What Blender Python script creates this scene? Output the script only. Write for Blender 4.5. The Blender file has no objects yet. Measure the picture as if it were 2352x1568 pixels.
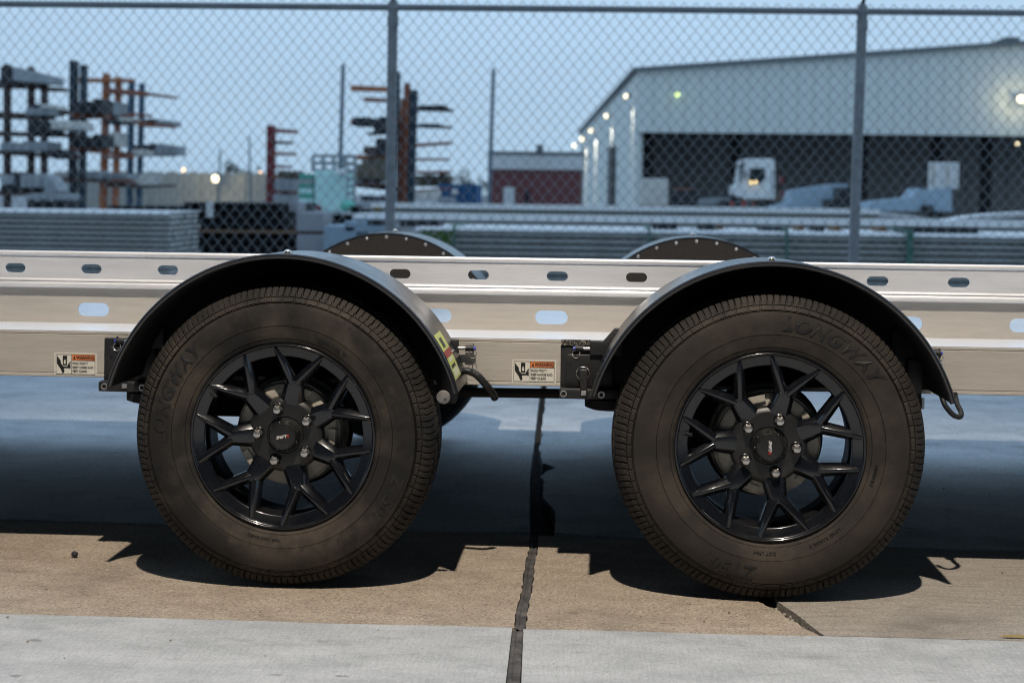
import bpy, bmesh, math, random
from math import sin, cos, pi, radians, sqrt, atan2
from mathutils import Vector, Matrix, Euler
random.seed(7)
sc = bpy.context.scene
C = sc.collection

# ------------------------------------------------------------------ camera
F_PX, CAM_D, CAM_H, PITCH, YAW, ROLL, Y_HOR = 3520.0, 3.18, 0.843, 2.5, 3.43, 0.0125, 448.0
_p, _y = radians(PITCH), radians(YAW)
FWD = Vector((-sin(_y)*cos(_p), cos(_y)*cos(_p), -sin(_p)))
_r0 = Vector((cos(_y), sin(_y), 0)); _u0 = _r0.cross(FWD)
RT = _r0*cos(ROLL) + _u0*sin(ROLL); UP = _u0*cos(ROLL) - _r0*sin(ROLL)
SH = (784 - Y_HOR) - F_PX*math.tan(_p)
CAM = Vector((0, -CAM_D, CAM_H))
cd = bpy.data.cameras.new('camera'); co = bpy.data.objects.new('camera', cd); C.objects.link(co)
m = Matrix.Identity(4)
for i in range(3):
    m[i][0] = RT[i]; m[i][1] = UP[i]; m[i][2] = -FWD[i]; m[i][3] = CAM[i]
co.matrix_world = m
cd.sensor_width = 36; cd.lens = F_PX/2352*36; cd.shift_y = -SH/2352
cd.clip_start = 0.05; cd.clip_end = 2000
cd.dof.use_dof = True; cd.dof.focus_distance = 3.2; cd.dof.aperture_fstop = 4.6
sc.camera = co

# ------------------------------------------------------------------ sky, lamp, exposure
w = bpy.data.worlds.new('World'); sc.world = w; w.use_nodes = True
nt = w.node_tree; nt.nodes.clear()
out = nt.nodes.new('ShaderNodeOutputWorld'); bg = nt.nodes.new('ShaderNodeBackground')
tc = nt.nodes.new('ShaderNodeTexCoord'); sep = nt.nodes.new('ShaderNodeSeparateXYZ'); cr = nt.nodes.new('ShaderNodeValToRGB')
nt.links.new(tc.outputs['Generated'], sep.inputs[0]); nt.links.new(sep.outputs['Z'], cr.inputs[0])
e = cr.color_ramp.elements
e[0].position = 0.0; e[0].color = (.41, .59, .77, 1)
e[1].position = 1.0; e[1].color = (.40, .585, .84, 1)
x_ = cr.color_ramp.elements.new(0.15); x_.color = (.46, .655, .87, 1)
bg.inputs['Strength'].default_value = 1.0
nz = nt.nodes.new('ShaderNodeTexNoise'); nz.inputs['Scale'].default_value = 1.6; nz.inputs['Detail'].default_value = 4
mp = nt.nodes.new('ShaderNodeMapping'); mp.inputs['Scale'].default_value = (1, 1, 4)
nt.links.new(tc.outputs['Generated'], mp.inputs[0]); nt.links.new(mp.outputs[0], nz.inputs[0])
mr = nt.nodes.new('ShaderNodeMapRange'); mr.inputs[1].default_value = .3; mr.inputs[2].default_value = .7
mr.inputs[3].default_value = .93; mr.inputs[4].default_value = 1.07
nt.links.new(nz.outputs[0], mr.inputs[0])
vm = nt.nodes.new('ShaderNodeVectorMath'); vm.operation = 'SCALE'
nt.links.new(cr.outputs[0], vm.inputs[0]); nt.links.new(mr.outputs[0], vm.inputs['Scale'])
nt.links.new(vm.outputs[0], bg.inputs[0]); nt.links.new(bg.outputs[0], out.inputs[0])

# the yard floodlight overhead whose hard shadows the photograph shows
ld = bpy.data.lights.new('yard_floodlight', 'SPOT'); lo = bpy.data.objects.new('yard_floodlight', ld); C.objects.link(lo)
lo.location = (0.0, -3.1, 6.5)
lo.rotation_euler = (Vector((-.1, -.45, .0)) - lo.location).to_track_quat('-Z', 'Y').to_euler()
ld.energy = 2250; ld.color = (1.0, .895, .765); ld.spot_size = radians(56); ld.spot_blend = .95; ld.shadow_soft_size = .055

sc.view_settings.view_transform = 'Standard'; sc.view_settings.look = 'None'
sc.view_settings.exposure = 0; sc.view_settings.gamma = 1; sc.view_settings.use_curve_mapping = False
sc.cycles.use_denoising = True; sc.cycles.filter_width = 1.05
sc.cycles.max_bounces = 6
sc.cycles.caustics_reflective = False; sc.cycles.caustics_refractive = False

# ------------------------------------------------------------------ helpers
def ray(fx, fy):
    return FWD*F_PX + RT*(fx/1.6327 - 1176) + UP*(784 - fy/1.6327 - SH)
def P(fx, fy, Y):
    "point on the upright plane at world distance Y that the photograph's pixel (3840 wide) sees"
    d = ray(fx, fy); return CAM + d*((Y - CAM.y)/d.y)
def G(fx, fy, Z=0.0):
    d = ray(fx, fy); return CAM + d*((Z - CAM.z)/d.z)

class MB:
    def __init__(s): s.v = []; s.f = []
    def add(s, vs, fs):
        b = len(s.v); s.v += [tuple(v) for v in vs]; s.f += [tuple(i+b for i in f) for f in fs]; return s
    def box(s, x0, y0, z0, x1, y1, z1):
        return s.add([(x0,y0,z0),(x1,y0,z0),(x1,y1,z0),(x0,y1,z0),(x0,y0,z1),(x1,y0,z1),(x1,y1,z1),(x0,y1,z1)],
                     [(0,3,2,1),(4,5,6,7),(0,1,5,4),(1,2,6,5),(2,3,7,6),(3,0,4,7)])
    def tube(s, pts, r, n=8, cap=True):
        pts = [Vector(p) for p in pts]; rings = []; N = len(pts)
        rr = r if isinstance(r, (list, tuple)) else [r]*N
        t = (pts[1]-pts[0]).normalized(); a = Vector((0,0,1)) if abs(t.z) < .9 else Vector((1,0,0))
        u = t.cross(a).normalized()
        for i, p in enumerate(pts):
            t = (pts[min(i+1, N-1)] - pts[max(i-1, 0)]).normalized()
            u = (u - t*u.dot(t)).normalized(); v = t.cross(u)
            rings.append([p + (u*cos(2*pi*k/n) + v*sin(2*pi*k/n))*rr[i] for k in range(n)])
        vs = [q for ring in rings for q in ring]
        fs = [(i*n+k, i*n+(k+1) % n, (i+1)*n+(k+1) % n, (i+1)*n+k) for i in range(N-1) for k in range(n)]
        if cap: fs += [tuple(range(n))[::-1], tuple(range((N-1)*n, N*n))]
        return s.add(vs, fs)
    def lathe(s, prof, n=64, x=0, y=0, z=0, closed=False):
        "prof: (radius, Y) pairs turned round the Y axis"
        m = len(prof)
        vs = [(x + r*cos(2*pi*k/n), y + yy, z + r*sin(2*pi*k/n)) for k in range(n) for r, yy in prof]
        fs = []
        for k in range(n):
            k2 = (k+1) % n
            for j in range(m if closed else m-1):
                j2 = (j+1) % m
                fs.append((k*m+j, k*m+j2, k2*m+j2, k2*m+j))
        return s.add(vs, fs)
    def prism(s, poly, y0, y1):
        "poly in XZ, extruded along Y"
        n = len(poly)
        vs = [(a, y0, b) for a, b in poly] + [(a, y1, b) for a, b in poly]
        return s.add(vs, [tuple(range(n)), tuple(range(2*n-1, n-1, -1))] + [(i, i+n, (i+1) % n+n, (i+1) % n) for i in range(n)])
    def profx(s, poly, x0, x1):
        "poly in YZ, extruded along X"
        n = len(poly)
        vs = [(x0, a, b) for a, b in poly] + [(x1, a, b) for a, b in poly]
        return s.add(vs, [tuple(range(n)), tuple(range(2*n-1, n-1, -1))] + [(i, i+n, (i+1) % n+n, (i+1) % n) for i in range(n)])
    def ball(s, c, r, nu=10, nv=6, sy=1, sz=1):
        vs = []; fs = []
        for j in range(nv+1):
            t = pi*j/nv
            for k in range(nu):
                vs.append((c[0]+r*sin(t)*cos(2*pi*k/nu), c[1]+r*sy*cos(t), c[2]+r*sz*sin(t)*sin(2*pi*k/nu)))
        for j in range(nv):
            for k in range(nu):
                fs.append((j*nu+k, j*nu+(k+1) % nu, (j+1)*nu+(k+1) % nu, (j+1)*nu+k))
        return s.add(vs, fs)
    def mesh(s, name, mat, smooth=False, bevel=0, angle=35):
        me = bpy.data.meshes.new(name); me.from_pydata(s.v, [], s.f)
        bm = bmesh.new(); bm.from_mesh(me)
        bmesh.ops.remove_doubles(bm, verts=bm.verts, dist=1e-5)
        bmesh.ops.dissolve_degenerate(bm, edges=bm.edges, dist=1e-6)
        bmesh.ops.recalc_face_normals(bm, faces=bm.faces)
        if bevel:
            ed = [e for e in bm.edges if len(e.link_faces) == 2 and e.calc_face_angle(0) > radians(30)]
            bmesh.ops.bevel(bm, geom=ed, offset=bevel, segments=2, profile=.5, affect='EDGES', clamp_overlap=True)
        if smooth:
            for f in bm.faces: f.smooth = True
            for e in bm.edges:
                if len(e.link_faces) == 2 and e.calc_face_angle(0) > radians(angle): e.smooth = False
        bm.to_mesh(me); bm.free()
        if mat: me.materials.append(mat)
        return me
    def build(s, name, mat, parent=None, **k):
        return obj(name, s.mesh(name, mat, **k), parent)

def obj(name, me, parent=None, loc=None, rot=None):
    o = bpy.data.objects.new(name, me); C.objects.link(o)
    if parent: o.parent = parent
    if loc is not None: o.location = loc
    if rot is not None: o.rotation_euler = rot
    return o
def empty(name, loc=(0,0,0), parent=None):
    o = bpy.data.objects.new(name, None); C.objects.link(o); o.location = loc
    if parent: o.parent = parent
    return o
def tag(o, label=None, cat=None, group=None, kind=None):
    if label: o['label'] = label
    if cat: o['category'] = cat
    if group: o['group'] = group
    if kind: o['kind'] = kind
    return o
def copy_tree(o, parent=None):
    c = o.copy(); C.objects.link(c)
    if parent: c.parent = parent
    for ch in [q for q in bpy.data.objects if q.parent == o]: copy_tree(ch, c)
    return c

def text_mb(body, size, extrude=0.0, offset=0.0, shear=0.0, align='LEFT', spacing=1.0):
    cu = bpy.data.curves.new('t', 'FONT'); cu.body = body; cu.size = size; cu.extrude = extrude
    cu.offset = offset; cu.shear = shear; cu.align_x = align; cu.space_character = spacing; cu.resolution_u = 3
    o = bpy.data.objects.new('t', cu); C.objects.link(o)
    dg = bpy.context.evaluated_depsgraph_get(); dg.update()
    me = bpy.data.meshes.new_from_object(o.evaluated_get(dg))
    mb = MB(); mb.v = [tuple(v.co) for v in me.vertices]; mb.f = [tuple(p.vertices) for p in me.polygons]
    bpy.data.objects.remove(o); bpy.data.curves.remove(cu); bpy.data.meshes.remove(me)
    return mb
def upright(mb, x, y, z):
    "text lying in XY -> standing in XZ, facing the camera side"
    mb.v = [(x+a, y-c, z+b) for a, b, c in mb.v]; return mb
def bent(mb, r, ang, y_at, flip=False):
    "text wrapped on a circle round the Y axis; ang = angle (deg) of the text's centre, read clockwise"
    xs = [v[0] for v in mb.v]; mid = (min(xs)+max(xs))/2; vs = []
    for a, b, c in mb.v:
        t = radians(ang) - (a-mid)/r; rad = r + b
        vs.append((rad*cos(t), y_at(rad) - c, rad*sin(t)))
    mb.v = vs; return mb

# ------------------------------------------------------------------ materials
def mat(name, col=(.5,.5,.5), rough=.6, metal=0, col2=None, scale=8, detail=5, lo=.4, hi=.6, bump=0, bscale=60,
        stretch=(1,1,1), coat=0, spec=.5, emit=None, estr=0, rough2=None, coord='Object'):
    m = bpy.data.materials.new(name); m.use_nodes = True; nt = m.node_tree; N = nt.nodes; L = nt.links
    b = N['Principled BSDF']; b.inputs['Base Color'].default_value = (*col, 1)
    b.inputs['Roughness'].default_value = rough; b.inputs['Metallic'].default_value = metal
    b.inputs['Coat Weight'].default_value = coat; b.inputs['Specular IOR Level'].default_value = spec
    b.inputs['Coat Roughness'].default_value = .08
    if emit: b.inputs['Emission Color'].default_value = (*emit, 1); b.inputs['Emission Strength'].default_value = estr
    tc = N.new('ShaderNodeTexCoord'); mp = N.new('ShaderNodeMapping'); L.new(tc.outputs[coord], mp.inputs[0])
    mp.inputs['Scale'].default_value = stretch
    if col2 or rough2 is not None:
        n = N.new('ShaderNodeTexNoise'); n.inputs['Scale'].default_value = scale; n.inputs['Detail'].default_value = detail
        n.inputs['Roughness'].default_value = .65
        L.new(mp.outputs[0], n.inputs[0])
        r = N.new('ShaderNodeMapRange'); r.inputs[1].default_value = lo; r.inputs[2].default_value = hi
        L.new(n.outputs[0], r.inputs[0])
        if col2:
            x = N.new('ShaderNodeMix'); x.data_type = 'RGBA'; x.inputs[6].default_value = (*col, 1); x.inputs[7].default_value = (*col2, 1)
            L.new(r.outputs[0], x.inputs[0]); L.new(x.outputs[2], b.inputs['Base Color'])
        if rough2 is not None:
            q = N.new('ShaderNodeMapRange'); q.inputs[3].default_value = rough; q.inputs[4].default_value = rough2
            L.new(r.outputs[0], q.inputs[0]); L.new(q.outputs[0], b.inputs['Roughness'])
    if bump:
        n2 = N.new('ShaderNodeTexNoise'); n2.inputs['Scale'].default_value = bscale; n2.inputs['Detail'].default_value = 4
        L.new(mp.outputs[0], n2.inputs[0])
        bp = N.new('ShaderNodeBump'); bp.inputs['Strength'].default_value = bump; bp.inputs['Distance'].default_value = .004
        L.new(n2.outputs[0], bp.inputs['Height']); L.new(bp.outputs[0], b.inputs['Normal'])
    return m

M = {}
M['alu'] = mat('aluminium', (.70,.71,.74), .40, .30, (.79,.795,.82), 5, 7, .30, .65, .12, 30, (1,9,9), rough2=.5)
M['alu_web'] = mat('aluminium_mill', (.51,.47,.42), .46, .30, (.60,.56,.505), 5, 8, .30, .70, .15, 25, (1.5,14,14))
M['alu_deck'] = mat('deck_aluminium', (.72,.74,.76), .30, .7, (.8,.81,.83), 5, 4, .4, .6, .25, 12)
M['black_plastic'] = mat('black_fender_plastic', (.013,.013,.015), .20, 0, (.018,.017,.018), 9, 4, .4, .7, .02, 120, rough2=.28, spec=.8)
M['alu_ledge_sky'] = mat('aluminium_ledge_sky', (.78,.82,.90), .34, .25, (.82,.86,.93), 5, 3)  # bluish tint stands in for sky reflected on the ledge
M['black_powder'] = mat('black_powder_coat', (.016,.016,.018), .45, 0, (.03,.028,.026), 30, 4, .5, .75, .2, 400)
M['wheel_black'] = mat('gloss_black_wheel', (.007,.008,.011), .16, .2, coat=.6, rough2=.30, scale=12)
M['hub_black'] = mat('satin_black_hub', (.011,.011,.011), .42, 0, (.03,.028,.025), 20, 4, .5, .7)
M['barrel'] = mat('wheel_barrel', (.010,.010,.011), .38, .1)
M['chrome'] = mat('zinc_nut', (.62,.60,.58), .3, .9, (.5,.48,.45), 60, 3)
M['steel'] = mat('bright_steel', (.65,.63,.6), .25, .9)
M['drum'] = mat('cast_iron_drum', (.42,.385,.32), .8, .0, (.30,.275,.235), 25, 5, .35, .7, .4, 250)
M['plastic_blue'] = mat('blue_button', (.05,.07,.5), .3)
M['white_print'] = mat('white_print', (.8,.79,.77), .45)
M['red_print'] = mat('red_print', (.55,.03,.02), .45)
M['label_white'] = mat('label_white', (.70,.67,.60), .5)
M['label_orange'] = mat('label_orange', (.72,.22,.07), .5)
M['label_black'] = mat('label_black', (.012,.012,.012), .5)
M['label_yellow'] = mat('label_yellow', (.55,.60,.06), .45, 0, (.5,.52,.22), 60, 3)
M['label_red'] = mat('label_red', (.30,.035,.03), .5)
M['label_pale'] = mat('label_pale', (.62,.62,.38), .5)
M['underside'] = mat('black_underside', (.006,.006,.007), .85)
M['speckled'] = mat('speckled_black', (.02,.02,.02), .8, 0, (.32,.28,.22), 260, 2, .52, .6, .8, 300)
M['panel_dark'] = mat('textured_dark_panel', (.026,.021,.018), .7, 0, (.034,.028,.024), 90, 4, .4, .6, .4, 500)

# rubber: dark, with patches of dried brown mud (a wear pattern with its own shape)
def rubber(name, dust, phase, floor=.22):
    m = bpy.data.materials.new(name); m.use_nodes = True; N = m.node_tree.nodes; L = m.node_tree.links
    b = N['Principled BSDF']; b.inputs['Roughness'].default_value = .72; b.inputs['Specular IOR Level'].default_value = .28
    tc = N.new('ShaderNodeTexCoord')
    sp = N.new('ShaderNodeSeparateXYZ'); L.new(tc.outputs['Object'], sp.inputs[0])
    def math_(op, a, b_=None):
        n = N.new('ShaderNodeMath'); n.operation = op
        for i, q in enumerate((a, b_)):
            if q is None: continue
            if isinstance(q, (int, float)): n.inputs[i].default_value = q
            else: L.new(q, n.inputs[i])
        return n.outputs[0]
    ang = math_('ARCTAN2', sp.outputs['Z'], sp.outputs['X'])
    rad = math_('SQRT', math_('ADD', math_('MULTIPLY', sp.outputs['X'], sp.outputs['X']), math_('MULTIPLY', sp.outputs['Z'], sp.outputs['Z'])))
    n1 = N.new('ShaderNodeTexNoise'); n1.inputs['Scale'].default_value = 6; n1.inputs['Detail'].default_value = 7; n1.inputs['Roughness'].default_value = .62
    mp = N.new('ShaderNodeMapping'); mp.inputs['Location'].default_value = (phase, 0, phase); L.new(tc.outputs['Object'], mp.inputs[0]); L.new(mp.outputs[0], n1.inputs[0])
    n2 = N.new('ShaderNodeTexNoise'); n2.inputs['Scale'].default_value = 90; n2.inputs['Detail'].default_value = 3; L.new(tc.outputs['Object'], n2.inputs[0])
    r1 = N.new('ShaderNodeMapRange'); r1.inputs[1].default_value = .42; r1.inputs[2].default_value = .58; L.new(n1.outputs[0], r1.inputs[0])
    f = math_('MULTIPLY', math_('MULTIPLY', r1.outputs[0], math_('ADD', math_('MULTIPLY', n2.outputs[0], .8), .45)), dust)
    # cleaner scuffed band half way up the sidewall
    band = N.new('ShaderNodeMapRange'); band.inputs[1].default_value = .0; band.inputs[2].default_value = .026
    L.new(math_('ABSOLUTE', math_('SUBTRACT', rad, .272)), band.inputs[0])
    f2 = math_('MULTIPLY', f, math_('ADD', math_('MULTIPLY', band.outputs[0], .55), .45))
    # rubbed clean, damp looking patches over the lettering
    n3 = N.new('ShaderNodeTexNoise'); n3.inputs['Scale'].default_value = 3.2; n3.inputs['Detail'].default_value = 8; n3.inputs['Roughness'].default_value = .7
    mp3 = N.new('ShaderNodeMapping'); mp3.inputs['Location'].default_value = (phase*3+1, 0, -phase); L.new(tc.outputs['Object'], mp3.inputs[0]); L.new(mp3.outputs[0], n3.inputs[0])
    r3 = N.new('ShaderNodeMapRange'); r3.inputs[1].default_value = .47; r3.inputs[2].default_value = .53; r3.inputs[3].default_value = 1; r3.inputs[4].default_value = floor; L.new(n3.outputs[0], r3.inputs[0])
    b2 = N.new('ShaderNodeMapRange'); b2.inputs[1].default_value = .018; b2.inputs[2].default_value = .034; L.new(math_('ABSOLUTE', math_('SUBTRACT', rad, .265)), b2.inputs[0])
    keep = math_('MAXIMUM', r3.outputs[0], b2.outputs[0])
    f2 = math_('MULTIPLY', math_('ADD', f2, .10 if floor < .5 else .28), keep)
    x = N.new('ShaderNodeMix'); x.data_type = 'RGBA'; x.inputs[6].default_value = (.011,.0108,.011,1); x.inputs[7].default_value = (.066,.053,.042,1)
    L.new(f2, x.inputs[0]); L.new(x.outputs[2], b.inputs['Base Color'])
    trd = N.new('ShaderNodeMapRange'); trd.inputs[1].default_value = .290; trd.inputs[2].default_value = .303; trd.inputs[3].default_value = 1; trd.inputs[4].default_value = .42; L.new(rad, trd.inputs[0])
    L.new(math_('MULTIPLY', f2, trd.outputs[0]), x.inputs[0])
    # fine radial moulding lines
    wv = math_('SINE', math_('MULTIPLY', ang, 420.0))
    inner = N.new('ShaderNodeMapRange'); inner.inputs[1].default_value = .245; inner.inputs[2].default_value = .30; L.new(rad, inner.inputs[0])
    h = math_('ADD', math_('MULTIPLY', wv, .10), math_('MULTIPLY', n2.outputs[0], .6))
    bp = N.new('ShaderNodeBump'); bp.inputs['Strength'].default_value = .35; bp.inputs['Distance'].default_value = .0015
    L.new(h, bp.inputs['Height']); L.new(bp.outputs[0], b.inputs['Normal'])
    return m
M['rubber'] = rubber('dusty_rubber', .95, 2.0)
M['rubber2'] = rubber('rubber', .72, 9.3, .85)
M['rubber_letter'] = mat('rubber_lettering', (.007,.007,.007), .6, 0, (.012,.011,.010), 40, 3)

def concrete(name, a, b_, dark, sc1, speck, rough, bump, streak=(1,1,1), pit=0.0, broom=0.0):
    m = bpy.data.materials.new(name); m.use_nodes = True; N = m.node_tree.nodes; L = m.node_tree.links
    bs = N['Principled BSDF']
    tc = N.new('ShaderNodeTexCoord'); mp = N.new('ShaderNodeMapping'); mp.inputs['Scale'].default_value = streak
    L.new(tc.outputs['Object'], mp.inputs[0])
    def noise(s, d, src, r=.6):
        n = N.new('ShaderNodeTexNoise'); n.inputs['Scale'].default_value = s; n.inputs['Detail'].default_value = d; n.inputs['Roughness'].default_value = r
        L.new(src, n.inputs[0]); return n.outputs[0]
    def ramp(src, lo, hi, o0=0, o1=1):
        r = N.new('ShaderNodeMapRange'); r.inputs[1].default_value = lo; r.inputs[2].default_value = hi; r.inputs[3].default_value = o0; r.inputs[4].default_value = o1
        L.new(src, r.inputs[0]); return r.outputs[0]
    def mix(f, c0, c1):
        x = N.new('ShaderNodeMix'); x.data_type = 'RGBA'
        L.new(f, x.inputs[0])
        for k, c in ((6, c0), (7, c1)):
            if isinstance(c, tuple): x.inputs[k].default_value = (*c, 1)
            else: L.new(c, x.inputs[k])
        return x.outputs[2]
    base = mix(ramp(noise(sc1, 6, mp.outputs[0]), .35, .65), a, b_)
    fine = noise(170, 3, tc.outputs['Object'], .7)
    spk = mix(ramp(fine, .50, .68, 0, speck), base, dark)
    fine2 = noise(90, 4, tc.outputs['Object'], .7)
    spk = mix(ramp(fine2, .52, .72, 0, speck*.8), spk, tuple(min(1, q*1.35) for q in b_))
    med = noise(8, 9, mp.outputs[0], .68)
    spk = mix(ramp(med, .56, .66, 0, .32), spk, dark)
    med2 = noise(13, 8, mp.outputs[0], .7)
    spk = mix(ramp(med2, .60, .68, 0, .35), spk, tuple(min(1, q*1.2) for q in b_))
    big = noise(2.2, 5, tc.outputs['Object'], .6)
    spk = mix(ramp(big, .57, .72, 0, .5), spk, dark)
    if pit:
        v = N.new('ShaderNodeTexVoronoi'); v.inputs['Scale'].default_value = 9
        mpv = N.new('ShaderNodeMapping'); mpv.inputs['Scale'].default_value = (1, 2.2, 1); L.new(tc.outputs['Object'], mpv.inputs[0]); L.new(mpv.outputs[0], v.inputs[0])
        wob = noise(30, 4, tc.outputs['Object'])
        ad = N.new('ShaderNodeMath'); ad.operation = 'ADD'; L.new(v.outputs['Distance'], ad.inputs[0]); L.new(ramp(wob, .3, .7, -.1, .1), ad.inputs[1])
        rare = ramp(v.outputs['Color'], .80, .86)
        mu = N.new('ShaderNodeMath'); mu.operation = 'MULTIPLY'; L.new(ramp(ad.outputs[0], .10, .16, pit, 0), mu.inputs[0]); L.new(rare, mu.inputs[1])
        spk = mix(mu.outputs[0], spk, dark)
    if broom:      # fine brush marks running across the slab
        mb_ = N.new('ShaderNodeMapping'); mb_.inputs['Rotation'].default_value = (0, 0, .35); mb_.inputs['Scale'].default_value = (9, .8, 1)
        L.new(tc.outputs['Object'], mb_.inputs[0])
        spk = mix(ramp(noise(22, 3, mb_.outputs[0], .7), .45, .75, 0, broom), spk, dark)
    L.new(spk, bs.inputs['Base Color'])
    L.new(ramp(big, .3, .7, rough-.06, rough+.08), bs.inputs['Roughness'])
    bp = N.new('ShaderNodeBump'); bp.inputs['Strength'].default_value = bump; bp.inputs['Distance'].default_value = .004
    L.new(fine, bp.inputs['Height']); L.new(bp.outputs[0], bs.inputs['Normal'])
    return m
M['slab_grey'] = concrete('pale_broomed_concrete', (.36,.375,.385), (.48,.49,.50), (.18,.19,.195), 6, .45, .82, .45, (1.0,2.2,1), pit=.8, broom=.35)
M['slab_tan'] = concrete('tan_aggregate_concrete', (.32,.26,.20), (.43,.36,.285), (.11,.09,.072), 7, .9, .9, .9, (1,2,1), pit=.5)
M['slab_tan2'] = concrete('weathered_grey_tan_concrete', (.30,.265,.225), (.38,.345,.30), (.12,.105,.09), 9, .8, .9, .9, (1,6,1), pit=.4)
M['slab_back'] = concrete('yard_concrete', (.44,.46,.475), (.60,.62,.63), (.13,.135,.14), 3.5, .60, .74, .6, (1,1.5,1), pit=.5)
M['tag_grey'] = mat('worn_grey_tag', (.15,.145,.14), .5, .3, (.24,.23,.22), 90, 4)
M['stain'] = mat('concrete_stain', (.15,.14,.13), .8, 0, (.20,.185,.165), 40, 5, .4, .6, .5, 150)
M['joint'] = mat('joint_filler', (.045,.043,.042), .8, 0, (.13,.12,.115), 22, 6, .4, .65, .8, 60, (1,1,1))
M['dirt'] = mat('joint_dirt', (.02,.018,.015), .95, 0, (.10,.085,.065), 60, 5, .5, .65, .8, 120)
M['gravel'] = concrete('yard_ground', (.25,.26,.27), (.33,.34,.345), (.12,.12,.12), 2, .5, .8, .5)
M['galv'] = mat('galvanised_fence', (.27,.275,.28), .6, .1, (.36,.365,.37), 30, 3)
M['galv_post'] = mat('galvanised_post', (.30,.305,.31), .6, .05, (.38,.385,.39), 12, 4)

# ------------------------------------------------------------------ setting: ground
def slab(name, poly, z0, z1, m, kind='structure', **k):
    "poly in XY"
    n = len(poly); mb = MB()
    mb.add([(a, b, z0) for a, b in poly] + [(a, b, z1) for a, b in poly],
           [tuple(range(n))[::-1], tuple(range(n, 2*n))] + [(i, (i+1) % n, (i+1) % n+n, i+n) for i in range(n)])
    o = mb.build(name, m, **k)
    if kind: o['kind'] = kind
    return o
slab('ground', [(-400,6.5),(400,6.5),(400,900),(-400,900)], -.6, -.012, M['gravel'])
def jag(x0, y0, x1, y1, n, a, seed):
    r = random.Random(seed); pts = []
    for i in range(n+1):
        t = i/n; j = 0 if i in (0, n) else r.uniform(-a, a)
        dx, dy = x1-x0, y1-y0; L_ = sqrt(dx*dx+dy*dy)
        pts.append((x0+dx*t - dy/L_*j, y0+dy*t + dx/L_*j))
    return pts
slab('sub_base', [(-8,-6),(8,-6),(8,6.6),(-8,6.6)], -.30, -.055, M['dirt'])
# front pale slabs (edge runs with the trailer); the joint between them is read off the ground
def g(fx, fy): q = G(fx, fy); return (q.x, q.y)
nl1, nl0 = g(1921, 2352), g(1896, 2560); nr1, nr0 = g(1963, 2358), g(1955, 2560)
def down(p1, p0, y): k = (p0[0]-p1[0])/(p0[1]-p1[1]); return (p1[0]+k*(y-p1[1]), y)
e1 = jag(-7.5, -.30, nl1[0], nl1[1], 60, .004, 1); e2 = jag(nr1[0], nr1[1], 7, -.10, 60, .0025, 2)
slab('concrete_slab', [(-7.5,-6), down(nl1, nl0, -6)] + e1[::-1], -.05, 0, M['slab_grey'])
slab('concrete_slab', [down(nr1, nr0, -6),(7,-6)] + e2[::-1], -.05, .0005, M['slab_grey'])
tl = [g(1930,2350), g(1936,2280), g(1950,2235), g(1961,2180), g(1970,2110), g(1985,2050), g(1986,2005)]
tr = [g(1972,2354), g(1979,2290), g(1990,2235), g(1999,2180), g(2006,2110), g(2016,2060), g(2018,2005)]
def rough_path(pts, a, seed, n=6):
    res = []
    for i in range(len(pts)-1): res += jag(*pts[i], *pts[i+1], n, a, seed+i)[:-1]
    return res + [pts[-1]]
tl_, tr_ = rough_path(tl, .002, 20), rough_path(tr, .002, 40)
YT0 = tl[-1][1]
b1 = jag(-7.5, YT0+.035, tl[-1][0], YT0, 50, .006, 3)
slab('concrete_slab', b1 + tl_[::-1][1:] + [(x, y+.0045) for x, y in e1[::-1] if x < tl[0][0]-.002], -.05, -.001, M['slab_tan'])
gapL = [(.428,-.222),(.418,-.19),(.400,-.165),(.397,-.13),(.380,-.10),(.372,-.05),(.352,-.015),(.335,.02),(.33,.10),(.322,.2),(.33,.3),(.318,.4),(.325,.545)]
gapR = [(.437,-.22),(.428,-.185),(.418,-.14),(.409,-.10),(.396,-.05),(.382,.0),(.372,.03),(.366,.10),(.362,.2),(.368,.3),(.356,.4),(.36,.545)]
gapR = rough_path(gapR, .0025, 60, 3); gapL = rough_path(gapL, .003, 80, 3)
mid = [p for p in e2 if tr[0][0]+.002 < p[0] < .428]
slab('concrete_slab', [(x, y+.0045) for x, y in mid] + gapL + jag(.325,.545,tr[-1][0],tr[-1][1], 12,.004,6)[1:] + tr_[:-1][::-1], -.05, -.001, M['slab_tan'])
b3 = jag(.36, .545, 7, .60, 40, .006, 8)
rgt = [(x, y+.0045) for x, y in e2 if x > .440]
slab('concrete_slab', gapR + b3[1:] + rgt[::-1], -.05, 0.0, M['slab_tan2'])
# back yard slabs; the joint there is broken out into a ragged dark hole
jbp = [(2078,1990),(2085,1950),(2086,1915),(2066,1885),(2050,1868),(2036,1850),(2040,1820),(2040,1800),(2028,1778),(2060,1758),(2088,1748),(2060,1738),(2035,1732),(2028,1700),(2022,1670),(2032,1640),(2036,1622),(2030,1600),(2036,1560),(2044,1520),(2046,1490)]
jlp = [(1988,1990),(1986,1900),(1987,1800),(1992,1740),(2000,1680),(2010,1600),(2016,1540),(2022,1490)]
jb = rough_path([g(*q) for q in jbp], .004, 100, 4); jl = rough_path([g(*q) for q in jlp], .002, 130, 6)
kx = (jl[-1][0]-jl[-8][0])/(jl[-1][1]-jl[-8][1])
jb.append((jb[-1][0]+kx*(6.6-jb[-1][1]), 6.6)); jl.append((jl[-1][0]+kx*(6.6-jl[-1][1]), 6.6))
b1s = [(x, y+.026) for x, y in b1]
slab('concrete_slab', b1s[:-1] + jl + [(-7.5,6.6)], -.05, -.002, M['slab_back'])
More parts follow.
